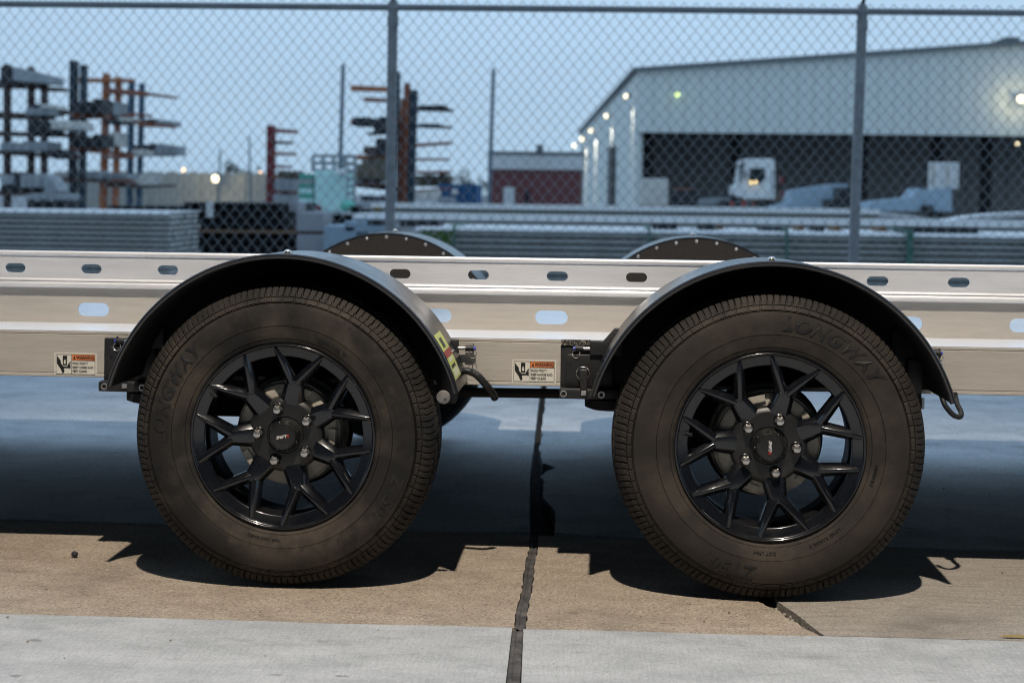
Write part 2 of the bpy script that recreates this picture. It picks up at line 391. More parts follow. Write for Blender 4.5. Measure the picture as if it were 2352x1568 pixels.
slab('concrete_slab', jb + [(7,6.6)] + [(x, y+.026) for x, y in b3[::-1]] + jag(.35,.572, jb[0][0]+.01, jb[0][1]-.004, 8, .004, 17)[1:], -.05, -.003, M['slab_back'])
slab('concrete_slab', [(-400,6.5),(-7.5,6.5),(-7.5,-6),(-400,-6)], -.05, -.006, M['slab_back'])
slab('concrete_slab', [(400,6.5),(7,6.5),(7,-6),(400,-6)], -.05, -.006, M['slab_back'])
# joint filler: worn strip of fibre board, in two lengths
def strip(L_, R_, z, seed):
    r = random.Random(seed); mb = MB(); vs = []
    for (xa, ya), (xb, yb) in zip(L_, R_):
        w_ = xb-xa; h = z + r.uniform(-.0012, .0012)
        for f, dh in ((0,-.008),(.05,-.001),(.3,.0005+r.uniform(0,.0015)),(.45,-.002),(.62,r.uniform(-.003,.001)),(.92,-.001),(.97,-.012),(1,-.02)):
            vs.append((xa+w_*f + (r.uniform(-.0008,.0008) if f else 0), ya+(yb-ya)*f, h+dh))
    n = len(L_)
    mb.add(vs, [(i*8+k, i*8+k+1, (i+1)*8+k+1, (i+1)*8+k) for i in range(n-1) for k in range(7)])
    o = mb.build('joint_filler', M['joint']); o['kind'] = 'structure'; return o
ys = [nl1[1]-.002 - .11*i for i in range(50)]
strip([down(nl1, nl0, y) for y in ys], [down(nr1, nr0, y) for y in ys], -.004, 3)
def resample(pts, n):
    r_ = []
    for i in range(n):
        t = i/(n-1)*(len(pts)-1); k = min(int(t), len(pts)-2); f = t-k
        r_.append((pts[k][0]*(1-f)+pts[k+1][0]*f, pts[k][1]*(1-f)+pts[k+1][1]*f))
    return r_
strip(resample(tl, 40), resample(tr, 40), -.003, 4)
# rubble in the broken gap
mb = MB(); r = random.Random(5)
for i in range(70):
    y = r.uniform(-.21, .06); xc = .428 - (y+.22)*.20 - .004
    s = r.uniform(.0025, .0075); mb.ball((xc+r.uniform(-.012,.012), y, -.03+r.uniform(0,.016)), s, 6, 4, r.uniform(.6,1), r.uniform(.5,.9))
tag(mb.build('joint_rubble', M['slab_tan2']), kind='stuff')
mb = MB()
for i in range(160):
    s = r.choice((.0008,.001,.0012,.0018,.003)); mb.ball((r.uniform(-1.4,1.2), r.uniform(-.6,2.2), s*.4), s, 5, 3)
tag(mb.build('loose_grit', M['slab_tan2']), kind='stuff')

# unseen wall and canopy, added to keep sky light off the foreground
M['sheet_dark'] = mat('dark_sheet', (.10,.10,.105), .8, 0, (.07,.07,.075), 3)
for nm, bx_ in (('sky_block_wall', (-22,-7.3,-.01,22,-7.0,8.2)), ('sky_block_canopy', (-22,-7.0,6.75,22,-.3,6.95))):
    mb = MB(); mb.box(*bx_); o = mb.build(nm, M['sheet_dark']); o['kind'] = 'structure'
mb = MB(); mb.box(-.2,-3.25,6.56,.2,-2.95,6.70); mb.box(-.04,-3.14,6.70,.04,-3.06,6.75)
tag(mb.build('floodlight_housing', M['sheet_dark']), 'dark floodlight housing hanging under the added sky-blocking canopy overhead', 'lamp')
# ------------------------------------------------------------------ trailer
TR = empty('trailer', (0, 0, 0))
tag(TR, 'aluminium flatbed trailer on four black alloy wheels with round black fenders', 'trailer')
X0, X1 = -3.4, 3.2
HUBS = [(-.674, 79.7, 33, 9, 0), (.351, 74.4, -3.5, -92, 1)]
YW, ZL, ZB = .443, .522, .416
# slotted plate: XZ plate with stadium holes
def stadium(cx, cz, w_, h_, n=8):
    r_ = h_/2; a = w_/2 - r_; pts = []
    for k in range(n+1): t = -pi/2 + pi*k/n; pts.append((cx+a+r_*cos(t), cz+r_*sin(t)))
    for k in range(n+1): t = pi/2 + pi*k/n; pts.append((cx-a+r_*cos(t), cz+r_*sin(t)))
    return pts
def slotted(mb, x0, x1, z0, z1, y, thick, xs, cz, w_, h_):
    xs = sorted(xs); cuts = [x0] + [(a+b)/2 for a, b in zip(xs, xs[1:])] + [x1]
    for i, cx in enumerate(xs):
        a, b = cuts[i], cuts[i+1]; st = stadium(cx, cz, w_, h_); n = len(st); oc = []
        for (px, pz) in st:
            dx, dz = px-cx, pz-cz
            dx = dx if abs(dx) > 1e-9 else 1e-9; dz = dz if abs(dz) > 1e-9 else 1e-9
            if abs(px-cx) <= w_/2-h_/2+1e-6: q = (px, z1 if dz > 0 else z0)
            else:
                tx = ((b if dx > 0 else a)-cx)/dx
                q = (b if dx > 0 else a, min(z1, max(z0, cz + dz*tx)))
            oc.append(q)
        for cnr in ((a,z0),(b,z0),(b,z1),(a,z1)):
            j = min((k for k in range(n) if (oc[k][0] == cnr[0])), key=lambda k: abs(oc[k][1]-cnr[1]), default=None)
            if j is not None: oc[j] = cnr
        for yy in (y, y+thick):
            mb.add([(p[0], yy, p[1]) for p in st] + [(p[0], yy, p[1]) for p in oc], [(k, (k+1) % n, (k+1) % n+n, k+n) for k in range(n)])
        mb.add([(p[0], y, p[1]) for p in st] + [(p[0], y+thick, p[1]) for p in st], [(k, (k+1) % n, (k+1) % n+n, k+n) for k in range(n)])
slots = [-.296+.1868*k for k in range(-12, 16)]; slots = [s for s in slots if X0+.05 < s < X1-.05]
ovals = [-.122+.2765*k for k in range(-9, 10)]; ovals = [s for s in ovals if X0+.05 < s < X1-.05]
yr = YW - .009
mb = MB(); slotted(mb, X0, X1, .6295, .6825, yr, .004, slots, .653, .050, .0222)
# top lip, lower ridges, drip edge as one extruded profile each
mb.profx([(yr+.004,.6825),(yr-.001,.6825),(yr-.0035,.6850),(yr-.0035,.6915),(yr-.001,.6945),(yr+.022,.6945),(yr+.022,.690),(yr+.004,.690)], X0, X1)
mb.profx([(yr+.004,.6295),(yr,.6295),(yr-.003,.6262),(yr-.0035,.6235),(yr-.001,.6222),(yr-.004,.6188),(yr-.0055,.6135),(yr-.005,.6085),(yr-.002,.6065),(yr+.022,.6065),(yr+.022,.611),(yr+.004,.613)], X0, X1)
mb.build('side_rail', M['alu'], TR, smooth=True, angle=50)
mb = MB(); slotted(mb, X0, X1, ZL, .6075, YW, .005, ovals, .5545, .0775, .0325)
mb.build('side_web', M['alu_web'], TR)
# lower box beam: ledge on top, face with groove and bottom lip
mb = MB()
mb.profx([(.2400,ZL-.0012),(.2395,ZL-.003),(.2395,ZL-.0065),(.241,ZL-.0075),(.241,ZL-.0085),(.2397,ZL-.0095),(.2397,.4265),(.2412,.4255),(.2412,.4245),(.2390,.4235),(.2385,.4175),(.2405,ZB),(.30,ZB),(.30,ZB+.005),(.25,ZB+.005),(.25,ZL-.004)], X0, X1)
mb.build('lower_beam', M['alu_web'], TR)
mb = MB(); mb.box(X0, .2396, ZL-.0011, X1, YW-.0005, ZL); mb.box(X0, .252, ZL-.012, X1, YW-.001, ZL-.0012); mb.build('ledge', M['alu_ledge_sky'], TR)
mb = MB(); mb.box(X0, YW+.0055, ZL-.006, X1, 1.86, ZL-.001); mb.build('deck_plate', M['alu_deck'], TR)
mb = MB(); mb.profx([(1.862,ZL),(1.872,ZL),(1.872,.27),(1.80,.27),(1.80,.275),(1.862,.275)], X0, X1); mb.build('lower_beam', M['alu_web'], TR)  # far beam drawn deeper to block low sky light under the trailer
mb = MB(); mb.box(X0, .31, ZL-.035, X1, 1.79, ZL-.012); mb.box(X0, .62, .385, X1, 1.2, ZL-.036); mb.box(X0, 1.2, .31, X1, 1.79, ZL-.036); mb.build('sky_block_tray', M['underside'], TR)  # invented unseen tray, hung low to block sky light under the deck
for x in [X0+.2+.45*k for k in range(12)]:
    mb = MB(); mb.box(x-.02, .31, ZL-.10, x+.02, .615, ZL-.036); mb.build('cross_member', M['underside'], TR)

# --- wheels
R, WD = .3265, .185
def sidewall_y(r):
    "outer face of the sidewall: Y as a function of radius"
    pts = [(.196,.020),(.205,.013),(.215,.0085),(.235,.003),(.262,.0),(.285,.0045),(.300,.013),(.310,.024),(.318,.036)]
    for (r0, y0), (r1, y1) in zip(pts, pts[1:]):
        if r <= r1: t = (r-r0)/(r1-r0); return y0+(y1-y0)*max(0, t)
    return pts[-1][1]
def make_tyre():
    n = 1008
    half = [(.190,.026),(.196,.020),(.199,.0165),(.205,.013),(.2085,.0115),(.2092,.0130),(.210,.0105),(.215,.0085),(.225,.0055),(.2355,.003),(.2362,.0048),(.237,.0025),(.250,.001),
            (.262,.0),(.275,.0018),(.2815,.0035),(.2835,.0040),(.2845,.0072),(.2862,.0045),(.2872,.0078),(.2885,.0052),(.2905,.0064),(.2965,.0098),(.2975,.0135),(.2988,.0110),
            (.3020,.0128),(.3075,.0158),(.3130,.0212),(.3178,.0285),(.3215,.0370),(.3238,.0452),(.3165,.0468),(.3165,.0520),(.3258,.0535),(.3285,.068),(.3210,.0695),(.3210,.0745),(.329,.0755),(.329,.0925)]
    prof = half + [(r, WD-y) for r, y in half[::-1][1:]]
    m = len(prof); mb = MB(); vs = []
    for k in range(n):
        t = 2*pi*k/n
        for j, (r, y) in enumerate(prof):
            yy = min(y, WD-y); side = 1 if y < WD/2 else -1
            dr = yo = 0.0
            if r > .2985 and yy < .0460:       # shoulder blocks and sipes, with a kink half way
                kk = (k + (1 if .015 < yy < .03 else 0) + (1 if yy >= .045 else 0))
                deep = ((kk // 7) % 3 == 0)
                if kk % 7 == 0:
                    dep = .0060 if deep else .0034
                    dr = -dep*.75; yo = dep*.75*(1 if yy < .03 else .3)
            elif .2880 <= r <= .2970:   # raised tabs below the shoulder
                if (k % 14) < 2: yo = .0022
            elif r > .3225 and yy >= .0530:
                if (k + int(yy*500)) % 12 == 0: dr = -.004
            vs.append(((r+dr)*cos(t), y+yo*side, max((r+dr)*sin(t), -R+.0015)))
    fs = []
    for k in range(n):
        k2 = (k+1) % n
        for j in range(m-1): fs.append((k*m+j, k*m+j+1, k2*m+j+1, k2*m+j))
    mb.add(vs, fs); return mb
tyre_mb = make_tyre()
tyre_me = tyre_mb.mesh('tyre', M['rubber'], smooth=True, angle=28)
tyre_me2 = tyre_me.copy(); tyre_me2.materials.clear(); tyre_me2.materials.append(M['rubber2'])

def bar(mb, p0, p1, w0, w1, yf0, yf1, depth, ridge=.35):
    "spoke arm with chamfered top, p in XZ; yf = front face Y at each end"
    d = Vector((p1[0]-p0[0], p1[1]-p0[1])).normalized(); nrm = Vector((-d.y, d.x)); vs = []
    for p, w_, yf in ((p0, w0, yf0), (p1, w1, yf1)):
        for s, y in ((-1, yf+depth), (-1, yf+.010), (-ridge, yf), (ridge, yf), (1, yf+.010), (1, yf+depth)):
            q = Vector(p) + nrm*(w_/2*s); vs.append((q.x, y, q.y))
    fs = [(i, i+1, i+7, i+6) for i in range(5)] + [(5, 0, 6, 11), (0,5,4,3,2,1), (6,7,8,9,10,11)]
    mb.add(vs, fs)
def pol(r, deg): return (r*cos(radians(deg)), r*sin(radians(deg)))
def make_rim(phase):
    mb = MB()
    # outer flange and open barrel
    mb.lathe([(.1955,.024),(.1985,.017),(.1985,.0125),(.196,.0105),(.1935,.0115),(.1915,.0150),(.186,.0175),(.1715,.0225),(.1700,.0245),(.1702,.034),(.1765,.037)], 112)
    for k in range(7):
        a = phase - 360/7*k
        bar(mb, pol(.060, a), pol(.121, a), .056, .038, .040, .0265, .032, .55)
        for s in (-1, 1):
            j = pol(.113, a + s*2.2)
            bar(mb, j, pol(.190, a + s*15.4), .0265, .0205, .0262, .0140, .036, .24)
        # bridge block behind the window rim
        for s in (.5,):
            c = a - 360/14
            p0, p1 = pol(.182, c-7.5), pol(.182, c+7.5)
            bar(mb, p0, p1, .012, .012, .026, .026, .02, .6)
    return mb
def make_hub():
    mb = MB()
    mb.lathe([(.0,.0395),(.036,.0395),(.037,.041),(.0385,.0415),(.040,.0395),(.068,.0385),(.0725,.0395),(.079,.045),(.082,.056),(.082,.0612),(0,.0612)], 84)
    return mb
def add_lettering(par, items):
    for body, size, r, ang, m, off, shear in items:
        t = text_mb(body, size, .0007, off, shear, 'CENTER', 1.08)
        bent(t, r, ang, lambda q: sidewall_y(q)-.0010)
        t.build('tyre_lettering', m, par)
def make_wheel(x, phase, lug, cap_rot, idx):
    W_ = empty('wheel', (x, 0, R-.001), TR)
    o = obj('tyre', tyre_me if idx == 0 else tyre_me2, W_); o.rotation_euler = (0, 0, 0)
    make_rim(phase).build('rim', M['wheel_black'], W_, smooth=True, bevel=.0012, angle=40)
    mb = MB(); mb.lathe([(.1764,.036),(.1770,.050),(.171,.060),(.170,.085),(.173,.10),(.175,.150),(.190,.165),(.192,.168),(.193,.166),(.180,.140),(.178,.050)], 96); mb.build('barrel', M['barrel'], W_, smooth=True)
    make_hub().build('hub_face', M['hub_black'], W_, smooth=True, angle=30)
    # recessed nut seats and nuts
    for k in range(5):
        cx, cz = pol(.0572, lug + 72*k)
        mb = MB(); mb.lathe([(.0135,.0375),(.0125,.0368),(.0115,.0375),(.0115,.0395)], 24, cx, 0, cz); mb.build('nut_seat', M['wheel_black'], W_, smooth=True)
        mb = MB(); mb.lathe([(.0113,.0384),(.0,.0384)], 20, cx, 0, cz); mb.build('nut_recess', M['underside'], W_)
        mb = MB(); mb.lathe([(0,.0195),(.004,.0198),(.0075,.0215),(.0088,.0245),(.0088,.027)], 20, cx, 0, cz)
        mb.lathe([(.0088,.0268),(.0098,.0275),(.0098,.0385)], 6, cx, 0, cz)
        mb.build('lug_nut', M['chrome'], W_, smooth=True, angle=30)
    mb = MB(); mb.lathe([(.0,.0140),(.022,.0140),(.0245,.0145),(.0250,.0155),(.0258,.0150),(.0272,.0150),(.0280,.0165),(.0300,.0240),(.0335,.030),(.0345,.040)], 60)
    cap = mb.build('centre_cap', M['hub_black'], W_, smooth=True, angle=25)
    for k in range(8):
        a = 45*k + cap_rot + 10; p = pol(.0305, a)
        mb = MB(); mb.ball((p[0], .0262, p[1]), .0040, 8, 6); mb.build('notch', M['wheel_black'], cap, smooth=True)
    for body, mm, dx in (('SHIFT', 'white_print', -.0030), ('R', 'red_print', .0108)):
        t = text_mb(body, .0088, .0002, .0002, .35, 'CENTER', 1.02); t = upright(t, dx, .0136, -.003)
        a = radians(cap_rot); t.v = [(vx*cos(a)-vz*sin(a), vy, vx*sin(a)+vz*cos(a)) for vx, vy, vz in t.v]
        t.build('cap_lettering', M[mm], cap)
    t = text_mb('SHIFTR', .0125, .0016, .0003, .25, 'CENTER', 1.25)
    ang0 = -75 if idx == 0 else 171
    xs = [v[0] for v in t.v]; mid_ = (min(xs)+max(xs))/2; vs = []
    for a_, b_, c_ in t.v:     # reads counter-clockwise, feet outwards
        th = radians(ang0) + (a_-mid_)/.186; rad = .1895 - b_; vs.append((rad*cos(th), .0155+(.193-rad)*.35-c_, rad*sin(th)))
    t.v = vs; t.build('rim_lettering', M['wheel_black'], W_)
    # brake drum with cast ribs
    mb = MB(); mb.lathe([(.03,.0615),(.090,.0615),(.100,.0635),(.107,.068),(.110,.077),(.1125,.078),(.1125,.088),(.108,.091),(.108,.104),(.113,.107),(.1135,.130),(.120,.135),(.120,.146),(.02,.150)], 90)
    for k in range(5):
        a = lug + 36 + 72*k; p0, p1 = pol(.088, a-8), pol(.1005, a)
        bar(mb, pol(.099, a-10), pol(.099, a+10), .020, .020, .0570, .0570, .012, .7)
    dr = mb.build('brake_drum', M['drum'], W_, smooth=True, angle=35)
    mb = MB(); mb.lathe([(.0,.151),(.125,.151),(.128,.155),(.128,.158),(.0,.158)], 48); mb.build('backing_plate', M['underside'], W_, smooth=True)
    p = pol(.181, 172 if idx else 150)
    mb = MB(); mb.tube([(p[0]*.985, .022, p[1]*.985), (p[0]*.93, .014, p[1]*.93), (p[0]*.90, .012, p[1]*.90)], [.0045,.004,.0045], 10); mb.build('valve_stem', M['underside'], W_, smooth=True)
    if idx == 0:
        add_lettering(W_, [('LONGWAY', .040, .247, 158, M['rubber_letter'], .0010, .25), ('ZT501', .036, .250, -28, M['rubber_letter'], .001, .2),
                           ('185R14LT', .017, .2135, 62, M['rubber_letter'], .0003, 0), ('MAX LOAD SINGLE', .0075, .217, -100, M['rubber_letter'], 0, 0)])
    else:
        add_lettering(W_, [('LONGWAY', .041, .248, 59, M['rubber_letter'], .0012, .3), ('ZT501', .038, .250, -108, M['rubber_letter'], .001, .2),
                           ('LOAD RANGE D', .0095, .217, -58, M['rubber_letter'], 0, 0), ('DOT LP6H', .0095, .217, -92, M['rubber_letter'], 0, 0), ('1185R14LT', .0095, .217, -14, M['rubber_letter'], 0, 0)])
    return W_
wheels = [make_wheel(*a) for a in HUBS]
for wl in wheels:            # the wheels of the far side: turned round and set on the other axle ends
    c = copy_tree(wl, TR); c.location = (wl.location.x-.048, 2.112, R-.001); c.rotation_euler = (0, 0, pi)

# --- axles
for hx, *_ in HUBS:
    mb = MB(); mb.box(hx-.20, .32, .345, hx-.13, 1.79, .405); mb.build('axle_tube', M['underside'], TR)
    for y0, y1 in ((.16, .235), (1.877, 1.95)):
        mb = MB(); mb.prism([(hx-.20,.345),(hx-.13,.345),(hx+.03,.30),(hx+.03,.35),(hx-.13,.405),(hx-.20,.405)], y0, y1); mb.build('torsion_arm', M['underside'], TR)
mb = MB(); mb.tube([(HUBS[0][0]+.3,.345,.385),(HUBS[1][0]-.18,.345,.388)], .0115, 10); mb.build('tie_rod', M['underside'], TR, smooth=True)

# --- fenders
def make_fender(hx, y0, y1, panel_y, out, dome_y):
    cz = .325; r0 = .381; A0, A1 = radians(15.5), radians(164.5); n = 72
    mb = MB(); vs = []
    prof = [(r0, y0), (r0+.0065, y0), (r0+.0065, y1), (r0, y1)]
    for k in range(n+1):
        t = A0 + (A1-A0)*k/n
        for r_, y in prof: vs.append((hx+r_*cos(t), y, cz+r_*sin(t)))
    fs = [(k*4+j, k*4+(j+1) % 4, (k+1)*4+(j+1) % 4, (k+1)*4+j) for k in range(n) for j in range(4)] + [(0,1,2,3), (n*4+3,n*4+2,n*4+1,n*4)]
    mb.add(vs, fs); F = mb.build('fender', M['black_plastic'], TR, smooth=True, angle=40)
    mb = MB(); vs = []
    for k in range(n+1):
        t = A0 + (A1-A0)*k/n
        for y in (y0+.004, y1-.001): vs.append((hx+(r0-.0012)*cos(t), y, cz+(r0-.0012)*sin(t)))
    mb.add(vs, [(k*2, k*2+1, k*2+3, k*2+2) for k in range(n)]); mb.build('shade_liner', M['underside'], F, smooth=True)  # near-black sheet added to keep the fender's shaded inside free of highlights
    # rolled outer lip
    yl = y0 if out < 0 else y1
    mb = MB(); mb.tube([(hx+(r0+.0022)*cos(A0+(A1-A0)*k/n), yl, cz+(r0+.0022)*sin(A0+(A1-A0)*k/n)) for k in range(n+1)], .0062, 10)
    mb.build('rolled_lip', M['black_plastic'], F, smooth=True)
    # inner closing panel with its row of rivets
    ptz = [(hx+(r0-.001)*cos(t), cz+(r0-.001)*sin(t)) for t in [A0+(A1-A0)*k/48 for k in range(49)]]
    mb = MB(); mb.prism(ptz, panel_y, panel_y+.003); mb.build('inner_panel', M['panel_dark' if out > 0 else 'underside'], F)  # near panel coloured black for the shade inside the fender
    for k in range(-7, 8):
        t = pi/2 + radians(10.2*k) ; c = (hx+.3735*cos(t), dome_y, cz+.3735*sin(t))
        mb = MB(); mb.ball(c, .0058, 10, 6, .6); mb.build('rivet', M['chrome'], F, smooth=True)
    mb = MB(); yb = y0 + (.055 if out < 0 else -.0) + (0 if out < 0 else (y1-y0)*.8)
    mb.lathe([(0,0),(.003,0)], 6)
    mb = MB(); b0 = Vector((hx, yb, cz+r0+.0065))
    mb.tube([b0, b0+Vector((0,0,.003))], .0105, 12); mb.ball(b0+Vector((0,0,.003)), .0085, 12, 6, 1, .75)
    mb.build('bolt', M['steel'], F, smooth=True)
    return F
for hx, *_ in HUBS:
    make_fender(hx, .0, .2345, .2310, -1, .2350)
    make_fender(hx-.048, 1.881, 2.142, 1.8785, 1, 1.8775)

# --- near-side brackets (positions read on the plane just in front of the beam)
YB = .212
def B(fx, fy, y=YB):
    p = P(fx, fy, y); return (p.x, p.z)
def plate(name, px, y0, y1, m, par, bevel=.002):
    mb = MB(); mb.prism([B(*q) for q in px][::-1], y0, y1); return mb.build(name, m, par, bevel=bevel, smooth=True, angle=50)
def ring(mb, c, r, t, tilt=0):
    mb.tube([(c[0]+r*cos(2*pi*k/24), c[1]+tilt*sin(2*pi*k/24), c[2]+r*sin(2*pi*k/24)) for k in range(25)], t, 6, False)
def pull_pin(fx, fy, dirn, par, rings=True):
    x, z = B(fx, fy, .226); d = dirn
    mb = MB(); mb.tube([(x, .226, z), (x+d*.020, .226, z)], .0042, 12); p = mb.build('pull_pin', M['steel'], par, smooth=True)
    mb = MB(); mb.tube([(x+d*.017, .226, z), (x+d*.034, .226, z)], .0068, 14); mb.tube([(x+d*.0335, .226, z), (x+d*.0355, .226, z)], .0110, 14)
    mb.build('collar', M['black_powder'], p, smooth=True)
    mb = MB(); mb.tube([(x+d*.0355, .226, z), (x+d*.0405, .226, z)], .0042, 12); mb.build('button', M['plastic_blue'], p, smooth=True)
    mb = MB(); ring(mb, (x+d*.034, .222, z-.0125), .0085, .0007, .002); mb.build('key_ring', M['steel'], p, smooth=True)
def left_bracket(ox, oy, par_label, full):
    s = lambda pts: [(a+ox, b+oy) for a, b in pts]
    bk = plate('bracket_plate', s([(2102,1297),(2330,1300),(2330,1462),(2100,1456)]), .232, .2375, M['black_powder'], TR)
    if full:
        plate('speckled_strip', s([(2104,1276),(2216,1278),(2216,1299),(2104,1298)]), .229, .237, M['speckled'], bk, 0)  # speckled black strip added along the bracket's upper edge
    plate('cover_plate', s([(2123,1335),(2129,1329),(2300,1333),(2300,1456),(2126,1453),(2121,1447)]), .222, .232, M['black_powder'], bk)
    for q in ((2140,1366),(2138,1437)):
        x, z = B(q[0]+ox, q[1]+oy, .2215); mb = MB(); mb.lathe([(.0,.0),(.0022,.0)], 12, x, .2218, z); mb.lathe([(.0030,.0004),(.0024,-.0004),(.0020,.0004)], 12, x, .2218, z); mb.build('bolt_hole', M['underside'], bk)
    plate('base_block', s([(2097,1459),(2102,1453),(2330,1460),(2330,1498),(2097,1491)]), .200, .238, M['black_powder'], bk)
    for q, rr in (((2113,1476),.0076), ((2255,1480),.0076)):
        x, z = B(q[0]+ox, q[1]+oy, .198)
        mb = MB(); mb.lathe([(.0045,.003),(.0052,.0),(.0072,.0),(.0078,.001),(.0078,.006)], 20, x, .196, z); mb.build('socket_bolt', M['chrome'], bk, smooth=True, angle=30)
        mb = MB(); mb.lathe([(.0045,.003),(.0,.003)], 6, x, .196, z); mb.build('socket', M['panel_dark'], bk)
    pull_pin(2218+ox, 1307+oy, -1, bk)
    plate('support_tab', s([(2212,1278),(2262,1280),(2305,1232),(2335,1231),(2335,1335),(2212,1333)]), .215, .231, M['black_powder'], bk)
    # rubber T latch
    x, z = B(2186+ox, 1400+oy, .214)
    mb = MB(); ring(mb, (x, .2165, z), .0145, .0009); mb.build('latch_ring', M['steel'], bk, smooth=True)
    q = plate('rubber_latch', s([(2174,1382),(2203,1382),(2203,1478),(2199,1486),(2180,1486),(2176,1478)]), .196, .214, M['black_powder'], bk)
    for k in range(6):
        mb = MB(); xx, zz = B(2188+ox, 1402+10*k+oy, .196); mb.box(xx-.003, .1950, zz-.0012, xx+.003, .1965, zz+.0012); mb.build('rib', M['panel_dark'], q)
    mb = MB(); xx, zz = B(2189+ox, 1474+oy, .1955); mb.box(xx-.0062, .1935, zz-.0052, xx+.0062, .197, zz+.0052); mb.build('latch_clip', M['chrome'], q, bevel=.0015)
    # rubber stop below
    mb = MB(); xx, zz = B(2290+ox, 1512+oy, .24); mb.tube([(xx, .25, zz+.010), (xx, .25, zz-.008), (xx, .25, zz-.013)], [.058,.058,.045], 24); mb.build('rubber_stop', M['underside'], TR, smooth=True)
left_bracket(0, 0, '', True)
left_bracket(-1722, -27, '', False)
def right_bracket(ox, oy, full):
    s = lambda pts: [(a+ox, b+oy) for a, b in pts]
    bk = plate('bracket_plate', s([(1600,1218),(1636,1220),(1672,1273),(1717,1274),(1718,1325),(1713,1332),(1713,1500),(1705,1515),(1660,1515),(1600,1330)]), .222, .2375, M['black_powder'], TR)
    plate('cover_block', s([(1655,1328),(1708,1329),(1712,1336),(1717,1345),(1717,1353),(1712,1360),(1711,1452),(1655,1452)]), .210, .222, M['black_powder'], bk)
    pull_pin(1717+ox, 1305+oy, 1, bk)
right_bracket(0, 0, True); right_bracket(1747, 18, True)

# --- yellow warning label wrapped on the fender's top face near the left fender's end
def arc_decal(par, a0, a1, y0, y1, m, name, r_=.3883):
    hx = HUBS[0][0]; mb = MB(); n = 8; vs = []
    for k in range(n+1):
        t = radians(a0+(a1-a0)*k/n)
        for y in (y0, y1): vs.append((hx+r_*cos(t), y, R+r_*sin(t)))
    mb.add(vs, [(2*k, 2*k+1, 2*k+3, 2*k+2) for k in range(n)]); return mb.build(name, m, par)
fen = [o for o in bpy.data.objects if o.name == 'fender'][0]
dc = arc_decal(fen, 19, 34.5, .012, .13, M['label_yellow'], 'warning_label')
arc_decal(dc, 26.2, 28.6, .012, .13, M['label_red'], 'red_band', .3887)
arc_decal(dc, 19.6, 22.2, .02, .12, M['label_pale'], 'pale_band', .3887)
arc_decal(dc, 24.6, 25.9, .03, .11, M['label_pale'], 'pale_band', .3887)
arc_decal(dc, 29.4, 32.8, .045, .085, M['label_black'], 'arrow', .3887)
arc_decal(dc, 22.6, 23.6, .03, .10, M['label_black'], 'dark_band', .3887)
mb = MB(); xx, zz = B(1676, 1490, .0); mb.lathe([(0,0),(.013,0),(.0145,.001),(.0145,.003)], 24, xx-.008, .003, zz)
mb.build('round_tag', M['tag_grey'], fen, smooth=True)
mb = MB(); xx, zz = B(1676, 1490, .0); mb.lathe([(.0015,0),(.0022,-.0006),(.0028,0)], 14, xx-.004, .003, zz-.005); mb.build('tag_ring', M['panel_dark'], fen, smooth=True)

# --- warning decals on the beam
def warn(fx, fy):
    p = P(fx, fy, .2388); w_, h_ = .0985, .0520; x, z, y = p.x, p.z, .2388
    mb = MB(); mb.box(x, y, z-h_, x+w_, y+.0009, z); D_ = mb.build('warning_decal', M['label_white'], TR)
    def rect(a, b, c, d, m, nm, dy=.0003):
        q = MB(); q.box(x+a*w_, y-dy, z-d*h_, x+c*w_, y-dy+.0002, z-b*h_); q.build(nm, m, D_)
    rect(.415, .075, .955, .315, M['label_orange'], 'orange_header')
    L_ = MB()
    for a, b, c, d in ((.035,.055,.965,.072),(.035,.925,.965,.945),(.035,.055,.045,.945),(.955,.055,.965,.945),(.405,.055,.415,.945),(.405,.315,.965,.332)):
        L_.box(x+a*w_, y-.0005, z-d*h_, x+c*w_, y-.0002, z-b*h_)
    L_.build('frame_lines', M['label_black'], D_)
    def poly(pts, m, nm, dy=.0006):
        q = MB(); q.prism([(x+a*w_, z-b*h_) for a, b in pts], y-dy, y-dy+.0003); return q.build(nm, m, D_)
    poly([(.06,.12),(.155,.36),(.155,.45),(.215,.60),(.215,.66),(.24,.80),(.22,.88),(.19,.88),(.155,.72),(.06,.46)], M['label_black'], 'pictogram')
    poly([(.20,.12),(.30,.12),(.30,.55),(.20,.55)], M['label_black'], 'pictogram')
    poly([(.235,.30),(.265,.30),(.265,.40),(.285,.40),(.25,.50),(.215,.40),(.235,.40)], M['label_white'], 'pictogram_arrow', .0010)
    poly([(.20,.60),(.30,.60),(.34,.45),(.39,.37),(.39,.43),(.35,.50),(.39,.52),(.37,.58),(.39,.63),(.37,.69),(.33,.66),(.20,.68)], M['label_black'], 'pictogram')
    poly([(.445,.275),(.475,.105),(.505,.275)], M['label_black'], 'pictogram')
    for body, size, off, tx, tz in (('WARNING', .0124, .00035, .515, .275), ('PINCH POINT !', .0072, .00012, .43, .50), ('KEEP HANDS AND', .0072, .00012, .43, .67), ('FEET CLEAR', .0072, .00012, .43, .84)):
        t = text_mb(body, size, .0001, off); wdt = max(v[0] for v in t.v)
        lim = (.945-tx)*w_ if body in ('WARNING',) else {'PINCH POINT !': .36*w_, 'KEEP HANDS AND': .49*w_, 'FEET CLEAR': .345*w_}[body]
        t.v = [(a*lim/wdt, b, c) for a, b, c in t.v]
        upright(t, x+tx*w_, y-.0007, z-tz*h_).build('lettering', M['label_black'], D_)
warn(204, 1322); warn(1921, 1348)

